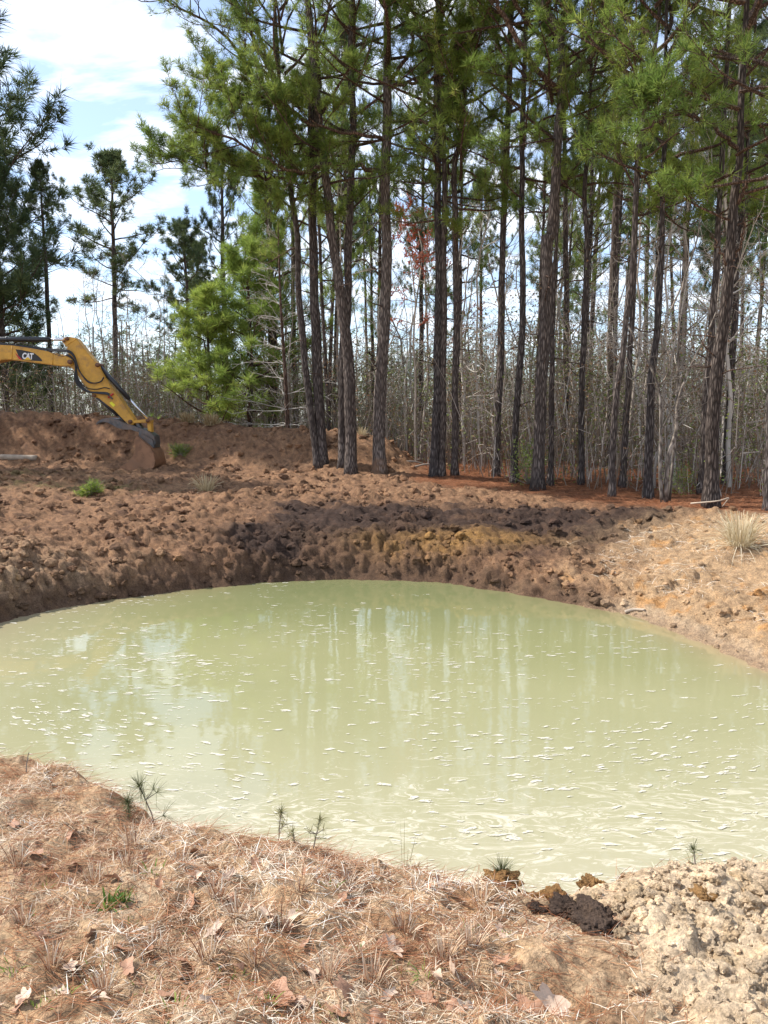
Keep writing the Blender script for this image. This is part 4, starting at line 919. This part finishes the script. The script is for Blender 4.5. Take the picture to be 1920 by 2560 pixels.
boom_pts = boom_pts+[blo+np.array([-.35, 0, -.06]), blo+np.array([-1.0, 0, -.5]), foot+np.array([.25, 0, -.28]), foot+np.array([-.2, 0, -.2]), foot+np.array([-.28, 0, .15]), bl+np.array([-1.35, 0, -.1]), bl+np.array([-.75, 0, .12]), bl+np.array([-.3, 0, .06])]
boom = extr('boom', boom_pts, -.2, .2, YEL, raw=True)
for u in (158, 555): rod('weld_seam', E(u, 190 if u < 300 else 262, -.207), E(u, 318 if u < 300 else 372, -.207), .008, YEL, boom, 6)
stick = extr('stick', [(640, 150), (636, 125), (660, 98), (700, 90), (772, 106), (800, 140), (850, 205), (900, 268), (960, 335), (1000, 362), (1003, 395), (1060, 500), (1120, 585), (1190, 680), (1270, 800), (1340, 905), (1348, 935), (1325, 962), (1285, 950), (1255, 925), (1150, 815), (1050, 740), (990, 690), (945, 686), (942, 655), (885, 605), (830, 535), (780, 455), (740, 410), (700, 380), (700, 300), (690, 240), (690, 200)], -.15, .15, YEL)
rod('weld_seam', E(775, 112, -.155), E(692, 172, -.155), .009, YEL, stick, 6); rod('weld_seam', E(692, 172, -.155), E(690, 235, -.155), .009, YEL, stick, 6)
for u, v, r, hw in ((690, 113, .045, .2), (662, 136, .03, .2), (728, 342, .055, .26), (986, 370, .05, .19), (958, 670, .035, .19), (1308, 925, .05, .19), (1480, 915, .045, .2), (1400, 1005, .05, .2)): pinr(u, v, r, hw)
ac = rod('arm_cylinder', E(-260, 108), E(487, 114), .062, CYL); rod('cylinder_rod', E(480, 114), E(660, 114), .034, CHR, ac)
for u in (72, 298): rod('cylinder_clamp', E(u-8, 112), E(u+8, 112), .072, CYL, ac)
bc = rod('bucket_cylinder', E(992, 388), E(1272, 698), .056, CYL); rod('cylinder_rod', E(1265, 690), E(1470, 905), .028, CHR, bc)
tcl = rod('thumb_cylinder', E(965, 680), E(1165, 860), .055, CYL); rod('cylinder_rod', E(1160, 856), E(1240, 945), .028, STEEL, tcl)
extr('bucket_link', [(1325, 918), (1345, 912), (1480, 898), (1500, 905), (1505, 922), (1488, 935), (1345, 940), (1325, 936)], -.17, .17, YEL)
extr('bucket_link', [(1462, 915), (1500, 915), (1508, 1030), (1470, 1020)], -.1, .1, YEL, bev=.01)
extr('link_arm', [(1345, 930), (1375, 930), (1420, 1000), (1395, 1015)], -.1, .1, STEEL, bev=.01)
extr('thumb', [(972, 945), (1000, 915), (1060, 892), (1120, 886), (1180, 898), (1250, 938), (1340, 962), (1400, 985), (1412, 1010), (1385, 1028), (1320, 1003), (1240, 1003), (1180, 985), (1130, 955), (1080, 930), (1030, 930), (985, 955)], -.2, .2, STEEL, bev=.012)
extr('coupler', [(1395, 985), (1430, 992), (1500, 1025), (1552, 1065), (1562, 1150), (1520, 1165), (1450, 1120), (1395, 1060)], -.22, .22, STEEL, bev=.015)
# bucket: curved shell, two cheeks and teeth
def bucket():
    shell = [(1400, 1060), (1470, 1120), (1530, 1165), (1568, 1230), (1586, 1310), (1572, 1365), (1520, 1402), (1430, 1418), (1320, 1412), (1220, 1402)]
    P = np.array([E(*p) for p in shell]); P = spline(P, 26); c = E(1400, 1260); inn = P+norm(c-P)*.035; a = Acc()
    for Q, fl in ((P, 0), (inn, 1)):
        v = np.concatenate([Q+np.array([0, -.42, 0]), Q+np.array([0, .42, 0])]); k = np.arange(25); f = np.stack([k, k+1, k+27, k+26], 1); a.add(v, f if fl else f[:, ::-1])
    b = obj('bucket', a.mesh('bucket', [MUDST]), ex)
    cheek = shell+[(1235, 1370), (1310, 1320), (1375, 1250), (1392, 1180), (1375, 1120)]
    for s in (-1, 1): extr('cheek_plate', cheek, s*.42-.02, s*.42+.02, MUDST, b, .008)
    extr('bucket_ear', [(1400, 1060), (1440, 1040), (1540, 1100), (1555, 1180), (1500, 1175), (1420, 1140)], -.27, .27, STEEL, b, .01)
    for k in range(5):
        y = -.36+.18*k; extr('tooth', [(1235, 1393), (1240, 1408), (1150, 1405), (1130, 1400)], y-.04, y+.04, STEEL, b, .004)
bucket()
def hose(pts, r, y, n=40, mat=BLK):
    P = np.array([E(u, v, y+(p[0] if p else 0)) for u, v, *p in pts]); A = Acc(); add_tube(A, spline(P, n), [r]*n, 8); obj('hose', A.mesh('hose', [mat]), ex)
for k in range(3):
    o_ = k*9
    hose([(-150, 150+o_, .1), (0, 152+o_, .1), (250, 178+o_, .1), (480, 208+o_, .05), (640, 222+o_, 0), (720, 232+o_), (770, 285+o_), (800, 380+o_), (830, 450), (900, 528+o_*.5), (970, 548), (1030, 530), (1055, 490)], .013, -.2-.012*k)
for k in range(4):
    o_ = k*11
    hose([(690, 262+o_*.4, .0), (735, 290+o_*.3), (775, 350), (790-o_*.3, 430), (800-o_*.8, 500), (840-o_, 575), (910-o_*.6, 630), (1000, 636+o_*.4), (1080, 640+o_*.5), (1110, 655+o_*.4)], .013, -.2-.01*k)
hose([(780, 470), (840, 560), (900, 598), (980, 608), (1060, 592), (1110, 602)], .012, -.19)
for k in range(3): hose([(180, 162, .1), (215, 150, .1), (330, 172, .1), (480, 215+5*k, .05), (600, 240+16*k), (650, 300-8*k), (700, 280-6*k)], .008, -.17-.02*k, mat=STEEL)
for k in range(4): rod('hose_fitting', E(1075+12*k, 640+12*k, -.2), E(1105+12*k, 668+12*k, -.2), .018, STEEL)
rod('hose_clamp', E(1095, 690, -.19), E(1145, 650, -.19), .02, DEC[2])
def flat(name, pts, y, mat, parent, smooth=0):
    P = np.array([E(*p) for p in pts])
    if smooth: P = np.vstack([P[:smooth]]+[spline(P[smooth-1:], 30)])
    P[:, 1] = y; A = Acc(); A.add(P, np.arange(len(P))[None]); return obj(name, A.mesh(name, [mat], False), parent)
dc = flat('decal', [(255, 318), (222, 285), (192, 217), (260, 226), (330, 240), (380, 258), (420, 288), (445, 315), (455, 335), (350, 328)], -.205, DEC[0], boom)
flat('decal_stripe', [(190, 250), (222, 283), (258, 318), (228, 314), (200, 275)], -.2075, DEC[2], boom)
tcv = bpy.data.curves.new('lettering', 'FONT'); tcv.body = 'CAT'; tcv.size = 1; tcv.offset = .035; tcv.extrude = .004; tcv.space_character = .86
to = bpy.data.objects.new('lettering_source', tcv); C.objects.link(to); bpy.context.view_layer.update()
tme = bpy.data.meshes.new_from_object(to.evaluated_get(bpy.context.evaluated_depsgraph_get())); bpy.data.objects.remove(to)
tv = np.array([v.co[:] for v in tme.vertices]); mn, mx = tv.min(0), tv.max(0); p0 = E(257, 312); p1 = E(366, 318); up = E(262, 250)-E(257, 312)
sx = (tv[:, 0]-mn[0])/(mx[0]-mn[0]); sy = (tv[:, 1]-mn[1])/(mx[1]-mn[1]); Pw = p0+(p1-p0)*sx[:, None]+up*sy[:, None]; Pw[:, 1] = -.210-(tv[:, 2]-mn[2])*.3
tme.vertices.foreach_set('co', Pw.astype(np.float32).ravel()); tme.materials.clear(); tme.materials.append(DEC[1]); tme.update(); obj('lettering', tme, boom)
flat('emblem', [(280, 319), (312, 293), (350, 322)], -.216, DEC[3], boom)
flat('sticker', [(1100, 740), (1125, 728), (1162, 762), (1140, 782)], -.156, DEC[4], stick)
# the machine itself, beyond the left edge of the picture
def box(name, c, s, mat, parent=ex, bev=.04):
    x, y, z = c; a, b, h = s; return extr(name, [(x-a/2, 0, z-h/2), (x+a/2, 0, z-h/2), (x+a/2, 0, z+h/2), (x-a/2, 0, z+h/2)], y-b/2, y+b/2, mat, parent, bev, raw=True)
for s in (-1, 1):
    y = s*1.0; t = [(math.cos(q)*.38+(1.35 if math.cos(q) > 0 else -1.35), 0, .4+.38*math.sin(q)) for q in np.linspace(-math.pi, math.pi, 25)[:-1]]
    tr = extr('track', t, y-.25, y+.25, RUB, bev=.02, raw=True)
    for k in range(6): rod('track_roller', np.array([-1.1+.44*k, y-.27, .3]), np.array([-1.1+.44*k, y+.27, .3]), .11, STEEL, tr)
box('undercarriage', (0, 0, .6), (1.6, 1.4, .45), RUB); box('turntable', (0, 0, .92), (1.2, 1.2, .16), STEEL)
hs = box('house', (-.55, 0, 1.4), (2.9, 2.3, .78), YEL); box('counterweight', (-1.85, 0, 1.42), (.55, 2.3, .95), YEL, bev=.15); box('engine_hood', (-1.0, .3, 1.95), (1.6, 1.6, .3), YEL)
cb_ = extr('cab', [(-.2, 0, 1.3), (1.15, 0, 1.3), (1.3, 0, 1.8), (1.05, 0, 2.75), (-.2, 0, 2.8)], -1.12, -.3, YEL, raw=True, bev=.05)
extr('cab_window', [(-.1, 0, 1.85), (1.1, 0, 1.85), (.95, 0, 2.62), (-.1, 0, 2.66)], -1.128, -1.118, GLASS, cb_, 0, raw=True)
for s in (-1, 1): rod('boom_cylinder', np.array([1.2, s*.32, 1.25]), np.array([2.6, s*.32, 2.6]), .06, CYL)

# ------------------------------------------------------------------ log, fallen branches
def stick_obj(name, pts, r0, r1, mat, label, cat, lift=0.0):
    P = np.array(pts, float); o0 = P[0].copy(); a = Acc(); add_tube(a, spline(P-o0, 16), np.linspace(r0, r1, 16), 10, wob=.12); o = obj(name, a.mesh(name, [mat]), None, o0); return tag(o, label, cat)
def gp(px, py, dz=0.0): p = ground_hit(px, py); return np.array([p[0], p[1], p[2]+dz])
p = gp(0, 1150, .07); q = gp(86, 1156, .07); q[1] = p[1]; q[2] = p[2]-.02
stick_obj('log', [p+(p-q)*1.2, p, q], .085, .075, M['deadwood'], 'pale barkless log lying below the excavator boom', 'log')
b1 = [gp(1712, 1262, .05), gp(1745, 1254, .09), gp(1768, 1253, .14), gp(1800, 1264, .12), gp(1828, 1280, .05)]
for b_ in b1: b_[1] = b1[0][1]-.25
stick_obj('fallen_branch', b1, .014, .007, M['deadwood'], 'crooked white branch fallen across the foot of the black pine', 'branch')
stick_obj('fallen_stick', [gp(1562, 1536, .03), gp(1585, 1532, .04), gp(1612, 1531, .03)], .022, .014, M['deadwood'], 'short pale stick lying at the sandy shoreline', 'stick')
rng_ = np.random.RandomState(14)
for k, (px, py, l, an, lab) in enumerate([(1050, 1158, .9, .2, 'grey stick in the brush heap at the mound end'), (1035, 1165, .7, -.3, 'dark stick leaning in the brush heap'), (1065, 1172, .8, .5, 'brown stick at the bottom of the brush heap')]):
    p = gp(px, py, .06); d = np.array([math.cos(an), .2, .12*math.sin(an*5)]); stick_obj('fallen_stick', [p-d*l/2, p+np.array([0, 0, .05]), p+d*l/2], .025, .012, M['twig'], lab, 'stick')

# ------------------------------------------------------------------ grass, straw, leaf litter, seedlings
def blades(rng, base, d, L, wd, val, droop=.5, segsn=2):
    """curved tapering blades: two quads and a tip"""
    n = len(base); d = norm(d); s = norm(np.cross(d, np.array([[0, 0, 1.]])+rng.normal(size=(n, 3))*.35)); L = np.asarray(L)[:, None]; w_ = np.asarray(wd)[:, None]*np.ones((n, 1))
    m1 = base+d*L*.4; m2 = base+d*L*.75+np.array([0, 0, -1.])*L*droop*.18; t = base+d*L+np.array([0, 0, -1.])*L*droop*.45
    v = np.stack([base-s*w_, base+s*w_, m1+s*w_*.9, m1-s*w_*.9, m2+s*w_*.6, m2-s*w_*.6, t], 1)
    o = (np.arange(n)*7)[:, None]; q = np.concatenate([o+np.array([0, 1, 2, 3]), o+np.array([3, 2, 4, 5])]); tr = o+np.array([5, 4, 6])
    return v.reshape(-1, 3), q, tr, np.repeat(val, 7)
def add_blades(a, mi, *args, **kw):
    v, q, t, val = blades(*args, **kw); n0 = a.n; a.add(v, q, mi, val); a.F.append((t+n0, mi))
def litter():
    rng = np.random.RandomState(71); a = Acc()
    def near_pts(n, ymax=4.6):
        X = rng.uniform(-4.2, 3.4, n); Y = rng.uniform(1.2, ymax, n); sd = pond_sd(X, Y); Z = zones(X, Y, sd); k = (sd > .1) & (Z['clods'] < rng.rand(n)*.75) & (np.abs(X) < Y*.85+.6)
        return X[k], Y[k], sd[k]
    X, Y, sd = near_pts(215000); cl_ = fbm2(X*2.6, Y*2.6, 4)+.5*fbm2(X*9, Y*9, 2); k = cl_+rng.normal(size=len(X))*.1 > -.06; X, Y = X[k], Y[k]; n = len(X)
    b = np.stack([X, Y, height(X, Y)+.002], 1); az = rng.rand(n)*6.28; el = np.abs(rng.normal(size=n))*.32+.02; d = np.stack([np.cos(az)*np.cos(el), np.sin(az)*np.cos(el), np.sin(el)], 1)
    tone = np.clip(.5+1.0*fbm2(X*2.1+4, Y*2.1, 4)+rng.normal(size=n)*.22, 0, 1)
    add_blades(a, 0, rng, b, d, rng.uniform(.02, .075, n)*(.6+.7*rng.rand(n)), rng.uniform(.0005, .0014, n), tone, droop=.3)
    X, Y, sd = near_pts(40000); n = len(X); b = np.stack([X, Y, height(X, Y)+.008], 1); az = rng.normal(size=n)*.8; d = np.stack([np.cos(az), np.sin(az), rng.normal(size=n)*.08], 1)
    add_blades(a, 1, rng, b, d, rng.uniform(.08, .2, n), np.full(n, .0008), rng.rand(n), droop=.15)
    tag(obj('straw_litter', a.mesh('straw_litter', [M['straw'], M['pinestraw']], False, True)), 'dry straw and fallen pine needles matted over the near bank', 'straw', kind='stuff')
    a = Acc(); n = 5000; px = rng.uniform(1500, 2000, n); X = rng.uniform(2.2, 6, n); Y = rng.uniform(7.5, 11.6, n); sd = pond_sd(X, Y); Z = zones(X, Y, sd); k = (sd > .5) & (Z['sand'] > .35) & (fbm2(X*1.2, Y*1.2, 3) > -.1); X, Y = X[k], Y[k]; n = len(X)
    b = np.stack([X, Y, height(X, Y)+.01], 1); az = rng.rand(n)*6.28; d = np.stack([np.cos(az), np.sin(az), np.abs(rng.normal(size=n))*.25], 1); add_blades(a, 0, rng, b, d, rng.uniform(.08, .25, n), np.full(n, .0022), np.clip(rng.normal(.6, .2, n), 0, 1))
    tag(obj('dry_grass_mat', a.mesh('dry_grass_mat', [M['straw']], False, True)), 'flattened dry grass on the sandy slope by the bleached clump', 'dry grass', kind='stuff')
    a = Acc(); n = 42000; Y = rng.uniform(11, 24, n); X = rng.uniform(-.5, 12, n); Z = zones(X, Y, pond_sd(X, Y)); k = (Z['forest'] > rng.rand(n)) & (X < Y*.56); X, Y = X[k], Y[k]; n = len(X)
    b = np.stack([X, Y, height(X, Y)+.02*rng.rand(n)], 1); az = rng.rand(n)*6.28; d = np.stack([np.cos(az), np.sin(az), np.abs(rng.normal(size=n))*.3], 1); add_blades(a, 0, rng, b, d, rng.uniform(.1, .24, n), np.full(n, .003), rng.rand(n))
    tag(obj('forest_pine_straw', a.mesh('forest_pine_straw', [M['pinestraw']], False, True)), 'rust red pine straw covering the floor of the wood', 'pine straw', kind='stuff')
litter()
def tuft_mesh(seed, n, H, lean, wd, mats, mi_val=(.5, .2), droop=.6, rad=.02):
    rng = np.random.RandomState(seed); az = rng.rand(n)*6.28; r = rng.rand(n)**.5*rad; b = np.stack([np.cos(az)*r, np.sin(az)*r, 0*r-.01], 1); l = np.abs(rng.normal(size=n))*lean; d = np.stack([np.cos(az)*np.sin(l), np.sin(az)*np.sin(l), np.cos(l)], 1)
    a = Acc(); add_blades(a, 0, rng, b, d, H*rng.uniform(.45, 1.1, n), np.full(n, wd), np.clip(rng.normal(*mi_val, n), 0, 1), droop=droop); return a.mesh('grass_tuft', mats, False, True)
def put(name, me, px, py, label, cat, group=None, s=1.0, dz=0.0):
    p = lip_hit(px, py, .24); o = obj(name, me); z = float(height(np.array([p[0]]), np.array([p[1]]))[0]); o.location = (p[0], p[1], z+dz); o.rotation_euler = (0, 0, random.random()*6.28); o.scale = (s, s, s); return tag(o, label, cat, group)
random.seed(2)
DEADT = [tuft_mesh(500+i, 46, .13, .55, .0016, [M['straw']], (.35, .22)) for i in range(3)]
for px, py in [(165, 2200), (235, 2210), (320, 2180), (455, 2180), (545, 2260), (520, 2410), (640, 2420), (590, 2300), (750, 2240), (870, 2210), (1040, 2230), (1110, 2400), (1180, 2380), (1010, 2330), (700, 2330), (60, 2330), (130, 2420), (380, 2380), (820, 2460), (930, 2470), (260, 2480), (40, 2160), (330, 2110), (1200, 2270)]:
    put('dry_grass_tuft', DEADT[random.randrange(3)], px, py, 'small dry reddish straw tuft standing in the litter of the near bank', 'grass tuft', 'dry tufts on the near bank', random.uniform(.7, 1.15))
GT = [tuft_mesh(520+i, 46, .085, .8, .0035, [M['green_grass']], (.35, .25), .8) for i in range(2)]; GS = [tuft_mesh(530+i, 16, .05, .7, .0016, [M['green_grass']], (.75, .2)) for i in range(2)]
put('grass_tuft', GT[0], 270, 2268, 'lush dark green broad bladed tuft in the straw', 'grass tuft', s=1.25); put('grass_tuft', GT[1], 308, 2252, 'light green tuft growing against the lush dark tuft', 'grass tuft', s=.75); put('grass_tuft', GS[0], 385, 2200, 'bright green little tuft beside a yellow leaf scrap', 'grass tuft', s=1.5)
for px, py in [(70, 2290), (150, 2490), (360, 2470), (560, 2450), (600, 2455), (714, 2310), (830, 2222), (195, 2270), (820, 2530), (845, 2545), (1060, 2455), (1260, 2350), (1165, 2345), (110, 2230), (30, 2430), (480, 2330), (660, 2520), (900, 2400), (330, 2300), (440, 2540), (1000, 2420), (90, 2540), (240, 2420)]:
    put('grass_sprout', GS[random.randrange(2)], px, py, 'tiny bright green sprout poking through the straw', 'sprout', 'green sprouts on the near bank', random.uniform(.8, 1.3))
def clump(name, px, py, me, label, s): put(name, me, px, py, label, 'grass clump', None, s)
clump('grass_clump', 1850, 1375, tuft_mesh(540, 420, .75, .75, .0035, [M['bleached']], (.6, .25), .9, .14), 'big bleached grass clump fanning out on the sandy bank', 1.0)
clump('grass_clump', 515, 1232, tuft_mesh(541, 160, .7, .75, .006, [M['bleached']], (.35, .2), .9, .12), 'thin fawn grass clump on the churned flat below the bucket', .85)
clump('grass_clump', 905, 1092, tuft_mesh(542, 120, .5, .6, .006, [M['bleached']], (.5, .2), .9, .1), 'dry grass clump on top of the mound behind the pines', .8)
MB_ = tuft_mesh(543, 260, .4, .5, .009, [M['bleached']], (.1, .2), .6, .12)
put('dry_weed', MB_, 530, 1066, 'fuzzy fawn weed on the mound crest beside the young pine', 'weed', s=1.2); put('dry_weed', MB_, 470, 1062, 'paler fuzzy weed on the mound crest nearer the bucket', 'weed', s=1.1)
def shrub(seed, n, R, px, py, label, mat, s=1.0, K=12):
    rng = np.random.RandomState(seed); W = []; T = []
    for k in range(n):
        d = rng.normal(size=3); d[2] = abs(d[2])*.8+.25; d = norm(d); L = R*rng.uniform(.5, 1); p = np.zeros(3)
        for j in range(4): e = p+norm(d+rng.normal(size=3)*.2)*L/4; W.append((p, e, .006, .004)); p = e; T.append((e, d)) if j > 0 else None
    put('low_shrub', finish_foliage(rng, W, T, [M['twig'], mat], .1, K, .006, 'low_shrub'), px, py, label, 'shrub', None, s)
shrub(1, 40, .32, 230, 1240, 'small dark green shrub alone on the bare mud flat', M['needle'])
shrub(2, 34, .42, 452, 1138, 'feathery green pine sprig at the foot of the mound by the bucket', M['needle'])
for k, (px, py, lab) in enumerate([(1320, 1212, 'leafy yellow green bush between two pines at the wood edge'), (1700, 1235, 'thin leafy bush at the foot of the pale sapling')]):
    rng = np.random.RandomState(90+k); a = Acc(); n = 900; p = rng.normal(size=(n, 3))*np.array([.22, .22, .28])+np.array([0, 0, .42]); d = norm(rng.normal(size=(n, 3))); s = norm(np.cross(d, rng.normal(size=(n, 3)))); L = rng.uniform(.03, .06, n)[:, None]
    v = np.stack([p-s*L*.4, p+s*L*.4, p+d*L], 1).reshape(-1, 3); P0 = np.zeros((40, 3)); P1 = rng.normal(size=(40, 3))*np.array([.25, .25, .25])+np.array([0, 0, .5]); a.add(*segs(P0, P1, np.full(40, .006), np.full(40, .003), 4)); a.add(v, np.arange(3*n).reshape(-1, 3), 1, np.repeat(np.clip(rng.normal(.85, .12, n), 0, 1), 3))
    put('leafy_bush', a.mesh('leafy_bush', [M['twig'], M['thicket_leaf']], False, True), px, py, lab, 'bush', None, 1.0-.3*k)
def seedling(px, py, H, label, seed, dry=.5, K=40, nb=3, L=.085):
    rng = np.random.RandomState(seed); W = []; T = []; p = np.array([0, 0, -.02]); d = np.array([rng.normal()*.08, 0, 1.]); m = 7; top = []
    for j in range(m): d = norm(d+rng.normal(size=3)*.08); e = p+d*H/m; W.append((p, e, .0035-.0002*j, .0033-.0002*j)); p = e; top.append(e)
    cs = [top[-1], top[-2], (top[-2]+top[-1])/2, top[-3]]; ds = [d, d, d, d]
    for k in range(nb):
        b = top[rng.randint(1, 5)]; dd = norm(np.array([rng.normal(), rng.normal()*.6, .5])); e = b+dd*H*.22; W.append((b, e, .002, .0014)); cs.append(e); ds.append(dd)
    a = Acc(); a.add(*segs([x[0] for x in W], [x[1] for x in W], [x[2] for x in W], [x[3] for x in W], 6))
    n = len(cs)*K//2; ci = rng.randint(0, len(cs), n); ci[:K] = 0; b = np.array(cs)[ci]; dd = norm(np.array(ds)[ci]*.55+rng.normal(size=(n, 3))*.75); add_blades(a, 1, rng, b, dd, L*rng.uniform(.6, 1.2, n), np.full(n, .0009), np.clip(rng.normal(dry, .2, n), 0, 1), droop=.35)
    stem = a.mesh('pine_seedling', [M['twig'], M['seedling']], False, True); put('pine_seedling', stem, px, py, label, 'seedling')
seedling(390, 2062, .24, 'tallest pine seedling on the near lip, drooping thin needles', 1, .35, 60, 3, .085)
seedling(318, 2050, .11, 'squat bushy green pine seedling next to the tallest one', 2, .2, 60, 2, .07)
seedling(692, 2098, .17, 'dry grey pine seedling with a brush top on the lip', 3, .8, 46, 3, .05)
seedling(783, 2122, .14, 'withered pine seedling with drooping side twigs', 4, .75, 26, 5, .045)
seedling(738, 2118, .085, 'tiny withered seedling beside the drooping one', 5, .8, 24, 3, .04)
seedling(1268, 2240, .12, 'green pine seedling leaning over the ochre lump', 6, .1, 70, 2, .085)
seedling(1735, 2192, .075, 'small green seedling on the sandy lip', 7, .3, 30, 2, .05)
seedling(68, 1935, .13, 'bare dark twig standing on the eroded corner of the lip', 8, .9, 4, 1, .02)
put('grass_clump', tuft_mesh(560, 9, .24, .16, .0011, [M['seedling']], (.5, .15), .1, .02), 1010, 2165, 'few tall stiff blades rising from the grey rosette', 'grass clump', s=1.0)
put('grey_rosette', tuft_mesh(561, 46, .06, 1.0, .004, [M['bleached']], (.85, .2), .5, .02), 1030, 2168, 'grey leaved rosette plant on the eroded lip', 'rosette')
# oak leaves
def leaf_mesh(seed, mat):
    rng = np.random.RandomState(seed); n = 26; t = np.arange(n)*2*math.pi/n; lob = 1+.22*np.cos(5*t+.4)+.1*np.cos(9*t+seed); x = np.cos(t)*.05*lob*1.25; y = np.sin(t)*.026*lob*1.1
    c = rng.uniform(.6, 1.6)
    def zf(x, y): return 9*c*y*y+3.5*c*x*x*(1 if seed % 2 else -.4)+.006*np.sin(x*60+seed)
    ring = np.stack([x, y, zf(x, y)], 1); mid = np.stack([x*.5, y*.5, zf(x*.5, y*.5)], 1); cen = np.array([[0, 0, 0.]]); v = np.concatenate([ring, mid, cen]); k = np.arange(n); k2 = (k+1) % n
    a = Acc(); a.add(v, np.stack([k, k2, k2+n, k+n], 1)); a.F.append((np.stack([k+n, k2+n, np.full(n, 2*n)], 1), 0)); return a.mesh('oak_leaf', [mat])
LM = [leaf_mesh(i, M['leaf']) for i in range(4)]; LP = [leaf_mesh(i+4, M['leaf_pale']) for i in range(3)]
rngl = np.random.RandomState(17)
def leaf(px, py, s, pale):
    p = ground_hit(px, py); o = obj('oak_leaf', (LP if pale else LM)[rngl.randint(3)]); o.location = (p[0], p[1], float(height(np.array([p[0]]), np.array([p[1]]))[0])+.014*s)
    o.rotation_euler = (rngl.normal()*.45, rngl.normal()*.45, rngl.rand()*6.28); s *= .72; o.scale = (s, s, s)
    tag(o, 'pale pinkish dry oak leaf lying on the straw' if pale else 'curled reddish brown oak leaf lying on the straw', 'leaf', 'pale oak leaves' if pale else 'brown oak leaves')
for px, py, s, pale in [(478, 2145, 1.0, 0), (180, 2095, .9, 0), (90, 2150, .9, 0), (290, 2140, .8, 0), (480, 2258, .9, 0), (320, 2440, .9, 0), (460, 2410, .8, 0), (770, 2430, 1.2, 1), (700, 2480, 1.3, 0), (750, 2490, .8, 1), (965, 2370, 1.1, 0), (985, 2385, .9, 1), (1130, 2450, .9, 1), (1170, 2530, .9, 1), (1330, 2510, 1.2, 0), (1385, 2510, 1.3, 1), (175, 2425, .9, 1), (290, 2220, .9, 0), (420, 2500, .8, 0), (860, 2195, .8, 0), (640, 2170, .8, 0), (1110, 2240, .9, 1), (30, 2060, .9, 0), (560, 2120, .7, 0), (940, 2555, 1.0, 0), (1250, 2420, .8, 0), (865, 2510, .9, 0), (60, 2520, 1.0, 1), (230, 2360, .8, 0), (1060, 2510, .8, 0)]: leaf(px, py, s, pale)
for k in range(60): leaf(rngl.uniform(0, 1300), rngl.uniform(2130, 2550), rngl.uniform(.45, .8), rngl.rand() < .4)
